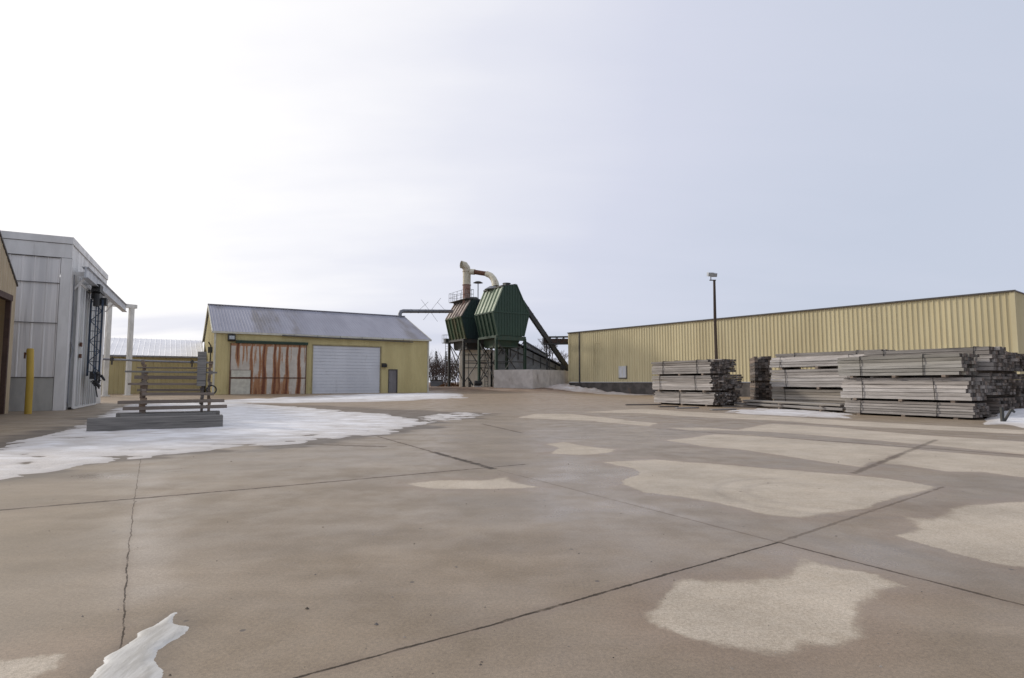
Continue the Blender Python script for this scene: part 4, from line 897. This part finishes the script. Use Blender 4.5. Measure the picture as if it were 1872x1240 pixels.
# ------------------------------------------------------------------ sawdust bins
def bin_thing(name, label, ox, oy, mats, gzb, top, tr):
    """local x along the yard rows, local y away; front face at y=0, 4.1 m deep; z measured from the local ground"""
    t = thing(name, label, 'storage bin', (ox, oy, gzb), rot_for(59), 'pair of sawdust bins on steel legs')
    zb, zm, zt = 6.15-gzb, 8.62-gzb, top-gzb
    prof = [(.62, zb), (0, zm), (1.2, zt), (2.75, zt+tr), (4.35, zm), (3.7, zb)]
    D_ = 4.1
    f = MB(); f.add([(x, 0, z) for x, z in prof], [tuple(range(6))]); f.add([(x, D_, z) for x, z in prof], [tuple(range(6))[::-1]])
    for k in range(12):     # pressed ribs up the two end faces
        x = .35+k*(3.7/11)
        def zlim(x):
            lo = max(zb, zm-(x/.62)*(zm-zb)) if x < .62 else (zb if x < 3.7 else zb+(x-3.7)/.65*(zm-zb))
            hi = zm+(x/1.2)*(zt-zm) if x < 1.2 else (zt+tr*(x-1.2)/1.55 if x < 2.75 else zt+tr-(x-2.75)/1.6*(zt+tr-zm))
            return lo, hi
        lo, hi = zlim(x); f.box(x-.035, x+.035, -.05, 0.0, lo, hi); f.box(x-.035, x+.035, D_, D_+.07, lo, hi)
    f.box(.02, 4.33, -.085, -.07, zm-.07, zm+.07)
    f.build('end_panel', mats[0], t)
    def side(pa, pc, mt, nm, sgn):
        f = MB(); a0 = Vector((pa[0], 0, pa[1])); a1 = Vector((pc[0], 0, pc[1])); d = (a1-a0); nr = Vector((-d.z, 0, d.x)).normalized()*sgn
        f.add([a0, a1, a1+Vector((0, D_, 0)), a0+Vector((0, D_, 0))], [(0, 1, 2, 3)])
        for k in range(6):
            y = k*D_/5; f.bar(a0+Vector((0, y, 0))+nr*.06, a1+Vector((0, y, 0))+nr*.06, .12, .13, up=nr)
        f.build(nm, mt, t)
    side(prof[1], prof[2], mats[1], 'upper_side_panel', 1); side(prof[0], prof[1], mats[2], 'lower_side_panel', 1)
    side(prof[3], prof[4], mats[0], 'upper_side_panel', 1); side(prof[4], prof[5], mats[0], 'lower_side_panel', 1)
    f = MB(); f.prism([(1.2, 0, zt), (2.75, 0, zt+tr), (2.75, 0, zt+tr+.08), (1.2, 0, zt+.08)], (0, D_, 0)); f.box(1.0, 1.2, -.08, D_+.08, zt-.06, zt+.1); rf = f.build('top_deck', 'steel_dark', t)
    for bx in ((-.06, .06, zm-.08, zm+.08), (4.29, 4.41, zm-.08, zm+.08), (.55, .7, zb-.1, zb+.06)):
        f = MB(); f.box(bx[0], bx[1], -.06, D_+.06, bx[2], bx[3]); f.build('rim_beam', mats[2], t)
    f = MB(); f.prism([(.75, .1, zb), (3.6, .1, zb), (3.2, .5, zb-1.05), (1.0, .5, zb-1.05)], (0, D_-.6, 0)); f.box(.95, 3.25, .4, D_-.4, zb-1.2, zb-1.05); f.build('outlet_hopper', mats[3], t)
    f = MB(); f.box(.3, 4.05, .02, .24, zb-.5, zb-.04); f.box(.3, 4.05, D_-.24, D_-.02, zb-.26, zb-.04); f.box(.3, .52, .24, D_-.24, zb-.26, zb-.04); f.box(3.83, 4.05, .24, D_-.24, zb-.26, zb-.04); f.build('support_frame', mats[3], t)
    for x in (.4, 3.95):
        for y in (.12, D_-.12):
            f = MB(); f.box(x-.13, x+.13, y-.02, y+.02, -.2, zb-.26); f.box(x-.13, x-.09, y-.13, y+.13, -.2, zb-.26); f.box(x+.09, x+.13, y-.13, y+.13, -.2, zb-.26); f.box(x-.22, x+.22, y-.22, y+.22, -.1, .03); f.build('leg', mats[4], t)
    for y in (.12, D_-.12):
        f = MB(); f.bar((.4, y, .4), (3.95, y, zb-.4), .08); f.bar((3.95, y+.01, .4), (.4, y+.01, zb-.4), .08); f.bar((.4, y, 2.7), (3.95, y, 2.7), .09); f.build('cross_brace', 'steel_dark', t)
    f = MB(); f.bar((.4, .12, .4), (.4, D_-.12, zb-.4), .08); f.bar((.4, D_-.12, .4), (.4, .12, zb-.4), .08); f.build('cross_brace', 'steel_dark', t)
    return t, (zb, zm, zt, D_)
zs = gzf(-1.9, 61)
b1_, dims = bin_thing('sawdust_bin', 'green sawdust bin on legs nearest the concrete bunker', -1.94, 60.0, ('bin_green', 'bin_sunlit', 'bin_green', 'steel_green', 'steel_green'), zs, 11.42, .3)
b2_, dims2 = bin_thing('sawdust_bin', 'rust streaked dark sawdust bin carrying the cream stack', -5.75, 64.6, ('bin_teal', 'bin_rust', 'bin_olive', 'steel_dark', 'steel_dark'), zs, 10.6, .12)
zb, zm, zt, D_ = dims
# fittings on the bins
f = MB(); f.tube([(2.3, 1.2, zt+.1), (2.3, 1.2, zt+.5)], .35, 14); f.tube([(2.3, 1.2, zt+.5), (2.3, 1.2, zt+.58)], .45, 14); f.box(1.7, 2.0, .4, 1.0, zt+.1, zt+.45); f.build('roof_vent', 'steel_dark', b1_)
f = MB(); f.tube([(1.3, 2.6, zt), (1.3, 2.6, zt+.35)], [.9, .35], 16); f.build('inlet_cone', 'grey_pipe', b1_)
def railing(parent, x0, x1, y0, y1, z, hgt, mat='rail_grey', n=4):
    f = MB(); c = [(x0, y0), (x1, y0), (x1, y1), (x0, y1)]
    for i in range(4):
        a, b_ = Vector((*c[i], z)), Vector((*c[(i+1) % 4], z))
        for k in range(n): p = a.lerp(b_, k/n); f.tube([p, p+Vector((0, 0, hgt))], .02, 6)
        for q in (.5, 1): f.tube([a+Vector((0, 0, hgt*q)), b_+Vector((0, 0, hgt*q))], .017, 6)
    f.build('railing', mat, parent)
zb, zm, zt, D_ = dims2
f = MB(); f.box(.5, 1.5, -.1, D_+.3, zt+.1, zt+.16); f.build('catwalk', 'steel_dark', b2_)
railing(b2_, .5, 1.5, -.1, D_+.3, zt+.16, 1.05, 'steel_dark')
f = MB(); f.box(-.1, 1.0, D_+.1, D_+.9, zb-.3, zb-.24); f.box(.1, .8, D_+.2, D_+.8, zb-.22, zb+.25); f.build('platform', 'steel_dark', b2_)
railing(b2_, -.1, 1.0, D_+.1, D_+.9, zb-.24, .95, n=2)
f = MB(); f.box(-.14, 1.02, D_+.06, D_+.1, zb-.38, zb-.26); f.build('platform_edge', 'white_paint', b2_)
f = MB()
for x in (.05, .45): f.tube([(x, D_+.2, 0), (x, D_+.2, zb)], .03, 6)
for k in range(18): f.tube([(.05, D_+.2, .3+k*.3), (.45, D_+.2, .3+k*.3)], .018, 6)
f.build('ladder', 'grey_pipe', b2_)
f = MB()
for x in (3.0, 3.42): f.tube([(x, -.12, 0), (x, -.12, zb-.3)], .03, 6)
for k in range(16): f.tube([(3.0, -.12, .3+k*.3), (3.42, -.12, .3+k*.3)], .018, 6)
f.build('ladder', 'steel_dark', b2_)
# cyclone stack on the far bin
c0_ = at(853, 560, 66.5); zbt = dims2[2]+zs
stk = thing('exhaust_stack', 'cream and rust vertical stack with elbow outlet on the far bin', 'stack', (c0_.x, 66.5, zbt-.1))
htop = at(853, 496, 66.5).z-(zbt-.1)
f = MB(); f.tube([(0, 0, -.2), (0, 0, 2.0)], .46, 16); f.tube([(0, 0, 2.0), (0, 0, 2.06)], .53, 16); f.build('lower_pipe', 'rust_pipe', stk)
f = MB(); f.tube([(0, 0, 2.06), (0, 0, htop)], .46, 16); f.tube([(0, 0, htop-.1), (0, 0, htop-.02)], .52, 16); f.tube([(0, 0, htop), (-.06, -.03, htop+.35), (-.28, -.12, htop+.66), (-.62, -.28, htop+.74)], [.45, .46, .46, .43], 16, cap=False); f.tube([(-.56, -.25, htop+.73), (-.64, -.29, htop+.735)], [.45, .45], 16, cap=False)
f.build('upper_pipe', 'cream_pipe', stk, smooth=True)
f = MB(); f.tube([(-.38, -.17, htop+.71), (-.40, -.18, htop+.712)], .42, 14); f.build('outlet_throat', 'black_box', stk)
f = MB(); f.tube([(0, 0, -.3), (.35, .1, .15), (1.0, .3, .2), (1.5, .5, -.2)], [.5, .55, .5, .35], 12); f.build('blower', 'steel_dark', stk)
# arched pipe to the near bin
pz = [at(860, 497, 66.3), at(868, 497.5, 66.1), at(880, 499.5, 65.6), at(890, 501, 65), at(897, 504, 64.6), at(902, 510, 64.2), at(905, 517, 64), at(906, 525, 63.8)]
ap = thing('blower_pipe', 'cream arched pipe joining the stack to the near green bin', 'pipe', (0, 0, 0))
f = MB(); f.tube(pz[:2], .33, 14); f.build('collar', 'cream_pipe', ap, smooth=True)
f = MB(); f.tube(pz[3:], [.33, .34, .36, .4, .45], 14); f.build('elbow', 'cream_pipe', ap, smooth=True)
f = MB(); f.tube(pz[1:4], .27, 14); f.build('dark_section', 'rust_hardware', ap, smooth=True)
# spinning vent head behind
vq = at(874, 516, 69); vz = zbt
vt = thing('vent_mast', 'dark mushroom vent on a thin mast between the two bins', 'vent', (vq.x, 69, zbt-.6))
f = MB(); f.tube([(0, 0, 0), (0, 0, vq.z-zbt+.6)], .06, 8); f.bar((-.4, 0, .4), (.0, 0, 1.5), .04); f.bar((.4, 0, .4), (.0, 0, 1.5), .04); f.build('mast', 'grey_pipe', vt)
f = MB(); f.tube([(0, 0, vq.z-zbt+.5), (0, 0, vq.z-zbt+.68)], [.62, .3], 14); f.build('cap', 'black_box', vt)
# duct from shed roof to far bin
d0, d1, d2_, d3 = at(731, 586, 58.0), at(731, 574, 58.0), at(737, 569, 58.3), at(826, 569.5, 66.6)
du = thing('dust_duct', 'grey dust duct running from shed roof ridge to the far bin', 'duct', (0, 0, 0))
f = MB(); f.tube([d0, d1, d1.lerp(d2_, .35)+Vector((0, 0, .12)), d2_, d2_.lerp(d3, .2), d3], .2, 14); f.build('pipe', 'grey_pipe', du, smooth=True)
f = MB()
for k in range(1, 7): q = d2_.lerp(d3, k/7); e_ = (d3-d2_).normalized()*.04; f.tube([q-e_*.6, q+e_*.6], .215, 14)
f.build('flange', 'grey_pipe', du)
f = MB()
for (a, b_) in (((770, 548), (800, 588)), ((806, 545), (774, 585)), ((783, 552), (764, 569)), ((800, 553), (815, 569))):
    f.tube([at(*a, 64), at(*b_, 64)], .018, 5)
f.build('guy_wire', 'grey_pipe', du)
# cream hut under the bins
hq = at(840, 700, 67); hw_ = at(897, 700, 66.4)
hut = thing('cream_hut', 'cream panelled control hut standing under the sawdust bins', 'hut', (hq.x, 67, zs), math.atan2(-.6, hw_.x-hq.x))
Lh = hw_.x-hq.x; HH = at(868, 641, 67).z-zs
f = MB(); f.corr((0, 0, 0), X, Yn, 0, Lh, -.1, HH, .6, .05, .02); f.corr((0, 0, 0), (0, 1, 0), (-1, 0, 0), 0, 3, -.1, HH, .6, .05, .02); f.corr((Lh, 0, 0), (0, 1, 0), (1, 0, 0), 0, 3, -.1, HH, .6, .05, .02); f.corr((0, 3, 0), X, (0, 1, 0), 0, Lh, -.1, HH, .6, .05, .02); f.build('wall', 'cream_hut', hut)
f = MB(); f.box(-.12, Lh+.12, -.12, 3.12, HH, HH+.1); f.build('roof', 'white_roof', hut)
f = MB()
for z in (2.2, 3.0, 3.7): f.tube([(.3, -.12, z), (Lh-.1, -.12, z)], .035, 6)
f.tube([(1.1, -.12, .2), (1.1, -.12, 3.9)], .035, 6); f.build('pipe', 'steel_dark', hut)
mq = at(873, 703, 63.5); mo = thing('motor', 'small black motor on the ground below the bins', 'motor', (mq.x, 63.5, zs), R(20))
f = MB(); f.tube([(-.35, 0, .42), (.35, 0, .42)], .28, 14); f.tube([(.35, 0, .42), (.5, 0, .42)], .2, 14); f.build('housing', 'black_box', mo)
f = MB(); f.box(-.4, .45, -.3, .3, 0, .14); f.build('base', 'conc', mo)
f = MB(); f.tube([(-.5, .1, .2), (-.75, .2, .6), (-1.0, .25, 1.0)], .1, 10); f.tube([(-.85, .2, .0), (-.85, .2, .55)], .16, 10); f.build('pump', 'steel_dark', mo)
# concrete bunker
c1_, c2_, c3_ = at(903, 700, 58.7), at(974, 700, 57.2), at(1022, 700, 63)
bk_ = thing('concrete_bunker', 'grey concrete bunker walls in front of the sloping conveyor', 'bunker', (c2_.x, c2_.y, gzf(c2_.x, c2_.y)))
zt_ = at(974, 675.7, 57.2).z-gzf(c2_.x, c2_.y)
def wall_seg(a, b_, nm, zt0, zt1):
    a = Vector((a.x-c2_.x, a.y-c2_.y, 0)); b_ = Vector((b_.x-c2_.x, b_.y-c2_.y, 0)); d = (b_-a).normalized(); n_ = Vector((-d.y, d.x, 0))*.25
    f = MB(); vs = [a+Vector((0, 0, -.4)), b_+Vector((0, 0, -.4)), b_+n_+Vector((0, 0, -.4)), a+n_+Vector((0, 0, -.4)), a+Vector((0, 0, zt0)), b_+Vector((0, 0, zt1)), b_+n_+Vector((0, 0, zt1)), a+n_+Vector((0, 0, zt0))]
    f.add(vs, [(3, 2, 1, 0), (4, 5, 6, 7), (0, 1, 5, 4), (1, 2, 6, 5), (2, 3, 7, 6), (3, 0, 4, 7)]); f.build(nm, 'conc', bk_, bevel=.02)
wall_seg(c1_, c2_, 'front_wall', zt_-.02, zt_); wall_seg(c2_+Vector((.003, .003, 0)), c3_, 'side_wall', zt_-.004, zt_+.05)
wall_seg(c3_, at(1041, 700, 66), 'return_wall', zt_+.04, zt_+.02)
# conveyor chute
s0_, s1_ = at(946, 541, 63.2), at(1039, 676, 66.4)
cv = thing('chute_conveyor', 'dark enclosed conveyor slanting down from the green bin to the warehouse', 'conveyor', (s1_.x, s1_.y, 0))
o_ = Vector((s1_.x, s1_.y, 0)); f = MB(); f.bar(s0_-o_, s1_-o_, .44, .48); dirc = (s1_-s0_)
for k in range(12): q = s0_+dirc*(k/12)-o_; f.bar(q, q+dirc.normalized()*.06, .5, .54)
f.build('casing', 'steel_dark', cv)
q = s0_+dirc*.93-o_; f = MB(); f.box(q.x-.5, q.x+.1, q.y-.4, q.y+.4, q.z-.55, q.z-.1); f.build('drive_box', 'black_box', cv)
f = MB(); q = s0_+dirc*.62-o_; f.bar((q.x, q.y, gzf(3, 64)), (q.x, q.y, q.z), .1); f.build('support_leg', 'steel_dark', cv)
# conveyor bridge from the warehouse
g0, g1 = at(994, 623, 65.4), at(1042, 621, 65.8)
br_ = thing('conveyor_bridge', 'dark truss bridge sticking out of the warehouse end', 'bridge', (g0.x, g0.y, zs))
f = MB(); Lg = g1.x-g0.x+.8; zc = g0.z-zs
for y in (-.4, .4):
    for dz in (-.4, .4): f.bar((0, y, zc+dz), (Lg, y, zc+dz+.05), .12)
    for k in range(5): f.bar((k*Lg/5, y, zc-.4), ((k+1)*Lg/5, y, zc+.4), .07); f.bar((k*Lg/5, y, zc-.4), (k*Lg/5, y, zc+.4), .08)
f.build('truss', 'steel_dark', br_)
f = MB(); f.box(.0, Lg, -.33, .33, zc-.36, zc+.2); f.build('trough', 'brown_frame', br_)
f = MB(); f.box(.25, .4, -.08, .08, -.1, zc-.45); f.build('post', 'steel_dark', br_)
# sloping conveyor gallery
a_, c_ = at(906, 612, 66.2), at(1042, 679, 68.6)
gl_ = thing('conveyor_gallery', 'grey sloping conveyor gallery behind the concrete bunker', 'conveyor', (a_.x, a_.y, 0))
o_ = Vector((a_.x, a_.y, 0)); A_, C_ = a_-o_, c_-o_
f = MB(); f.prism([A_, C_, C_-Vector((0, 0, 1.2)), A_-Vector((0, 0, 4.4))], (.35, 1.8, 0)); f.build('casing', 'gallery', gl_)
f = MB(); dd = (C_-A_)
for k in range(10): q = A_+dd*(k/10); f.bar(q+Vector((-.02, -.06, -.05)), q+Vector((-.02, -.06, -1.9+.1*k)), .09)
f.bar(A_+Vector((0, -.05, -.9)), C_+Vector((0, -.05, -.55)), .1); f.build('stiffener', 'steel_dark', gl_)
f = MB(); f.bar(A_+Vector((.1, .8, .08)), C_+Vector((.1, .8, .08)), 2.2, .1); f.build('roof', 'slate', gl_)
f = MB(); hp0, hp1 = at(966, 622, 70), at(1000, 648, 70)
# sawdust heap inside the bunker
# small lean-to roof behind
lt = thing('lean_to_roof', 'dark slate lean-to hut behind the conveyor gallery', 'hut', (at(962, 690, 71).x, 71, zs))
zr = at(966, 626, 71).z-zs; zr2 = at(998, 650, 71).z-zs; w1 = at(1000, 690, 71).x-at(962, 690, 71).x
f = MB(); f.prism([(0, 0, -.1), (w1, 0, -.1), (w1, 0, zr2), (0, 0, zr)], (0, 3, 0)); f.build('wall', 'gallery', lt)
f = MB(); f.prism([(-.2, -.2, zr+.1), (w1+.25, -.2, zr2-.08), (w1+.25, -.2, zr2+.06), (-.2, -.2, zr+.24)], (0, 3.4, 0)); f.build('roof', 'slate', lt)

# ------------------------------------------------------------------ brush and bare trees beyond
def bare(name, h_, spread, stems, seed, mat, levels=3, thick=.035):
    rg = random.Random(seed); f = MB()
    def grow(p, d, L, r_, lv):
        n = 3; pts = [p]; q = p.copy(); dd = d.copy()
        for k in range(n):
            dd = (dd+Vector((rg.gauss(0, .13), rg.gauss(0, .13), rg.gauss(.03, .08)))).normalized(); q = q+dd*(L/n); pts.append(q.copy())
        f.tube(pts, [r_, r_*.85, r_*.7, r_*.5], 4 if lv else 3, False)
        if lv > 0:
            for k in range(rg.randint(4, 6)):
                t_ = rg.uniform(.3, 1); i = min(int(t_*n), n-1); b_ = pts[i].lerp(pts[i+1], t_*n-i)
                a_ = rg.uniform(0, 6.28); side = Vector((math.cos(a_), math.sin(a_), rg.uniform(.2, .9)))
                grow(b_, (dd*.7+side*.8).normalized(), L*rg.uniform(.4, .65), max(r_*.55, .013), lv-1)
    for k in range(stems):
        a_ = rg.uniform(0, 6.28); rr_ = spread*math.sqrt(rg.random())*.5
        d = Vector((rg.gauss(0, .22), rg.gauss(0, .22), 1)).normalized()
        grow(Vector((rr_*math.cos(a_), rr_*math.sin(a_), -.1)), d, h_*rg.uniform(.5, .75), thick*rg.uniform(.8, 1.3), levels)
    return f
bush = [bare('bush', 4.6, 2.6, 9, s_, 'twig', 2, .05) for s_ in (1, 2, 3)]
bm_ = []
for i, (px, Y, sc_, lab) in enumerate(((788, 82, .95, 'bare brown bush right beside the yellow shed corner'), (800, 84, .9, 'bare brown bush left of the far bin leg'), (812, 80, .85, 'bare brown bush just right of the far bin leg'), (824, 83, .92, 'bare brown bush between the two left bin legs'), (835, 85, .95, 'bare brown bush close to the cream hut'), (806, 90, 1.15, 'taller bare brush behind the far bin leg'), (829, 92, 1.1, 'taller bare brush left of the cream hut'), (776, 95, 1.1, 'bare brush partly hidden by the yellow shed'))):
    p = at(px, 690, Y)
    if i < 3: o = bush[i].build('bare_bush', 'twig'); bm_.append(o)
    else: o = bm_[i % 3].copy(); COL.objects.link(o)
    o.location = (p.x, Y, .6); o.scale = (sc_, sc_, sc_*1.05); o.rotation_euler.z = i*1.3; tag(o, lab, 'bush', 'bare bushes behind the bins')
tr = [bare('tree', 8.2, .5, 1, s_, 'twig_pale', 4, .12) for s_ in (11, 12)]
tm_ = []
for i, (px, Y, sc_, lab) in enumerate(((988, 105, 1.0, 'pale bare tree above the sloping gallery'), (1004, 98, .85, 'pale bare tree behind the bridge post'), (1018, 102, .95, 'pale bare tree under the truss bridge'), (1030, 95, .75, 'pale bare tree next to the warehouse corner'), (975, 110, .9, 'pale bare tree right behind the green bin legs'))):
    p = at(px, 690, Y)
    t = thing('bare_tree', lab, 'tree', (p.x, Y, .5), i*1.7, 'bare trees beyond the bunker'); t.scale = (sc_*1.15,)*3
    if i < 2: o = tr[i].build('branches', 'twig_pale', t); tm_.append(o)
    else: o = tm_[i % 2].copy(); COL.objects.link(o); o.parent = t
    if i == 0:
        f = MB(); f.tube([(0, 0, -.3), (0, 0, 1.2), (.03, 0, 2.6)], [.16, .13, .1], 8); tk = f.build('trunk', 'twig_pale', t); tk0 = tk
    else: tk = tk0.copy(); COL.objects.link(tk); tk.parent = t
for i, (px, Y, hh_, lab) in enumerate(((797, 120, 7.2, 'small dark fir far behind the bushes by the shed'), (815, 125, 7.4, 'small dark fir far behind the bin legs'))):
    p = at(px, 690, Y); rg = random.Random(50+i)
    t = thing('fir_tree', lab, 'tree', (p.x, Y, .5), 0, 'firs on the far edge')
    f = MB(); f.tube([(0, 0, -.2), (0, 0, hh_)], [.16, .02], 6); f.build('trunk', 'twig', t)
    f = MB()
    for k in range(420):
        z = hh_*rg.uniform(.12, 1); rr_ = (1-z/hh_)*1.5*rg.uniform(.3, 1.05)+.03; a_ = rg.uniform(0, 6.28); c = Vector((rr_*math.cos(a_), rr_*math.sin(a_), z-.2*rr_))
        e1 = Vector((math.cos(a_), math.sin(a_), -.35))*.3; e2 = Vector((-math.sin(a_), math.cos(a_), rg.uniform(-.2, .2)))*.11
        f.add([c-e1*.6, c+e2, c+e1, c-e2], [(0, 1, 2, 3)])
    f.build('crown', 'fir', t)
# dark skip and leaf heap behind
dq = at(788, 697, 72); ds = thing('waste_skip', 'dark open waste skip beyond the yellow shed corner', 'skip', (dq.x, 72, .62), R(8))
f = MB(); W2 = 1.35; f.prism([(0, 0, 0), (W2, 0, 0), (W2+.12, 0, .85), (-.12, 0, .85)], (0, 1.2, 0)); f.build('body', 'slate', ds)
f = MB(); f.box(-.18, W2+.18, -.06, 0, .8, .9); f.box(-.18, W2+.18, 1.2, 1.26, .8, .9); f.build('rim', 'black_box', ds)
lq = at(822, 700, 70); rg = random.Random(9); f = MB()
for k in range(900):
    a_ = rg.uniform(0, 6.28); r_ = math.sqrt(rg.random()); x, y = 1.5*r_*math.cos(a_), .8*r_*math.sin(a_); z = .42*(1-r_*r_)*rg.uniform(.7, 1.1)
    e1 = Vector((rg.uniform(-1, 1), rg.uniform(-1, 1), rg.uniform(-.5, .5)))*.1; e2 = Vector((rg.uniform(-1, 1), rg.uniform(-1, 1), rg.uniform(-.5, .5)))*.08
    c = Vector((x, y, z)); f.add([c-e1, c+e2, c+e1, c-e2], [(0, 1, 2, 3)])
o = f.build('leaf_heap', 'leaf_litter', None, (lq.x, 70, .64)); tag(o, 'low heap of rusty brown leaves between the bin legs', 'leaves', kind='stuff')
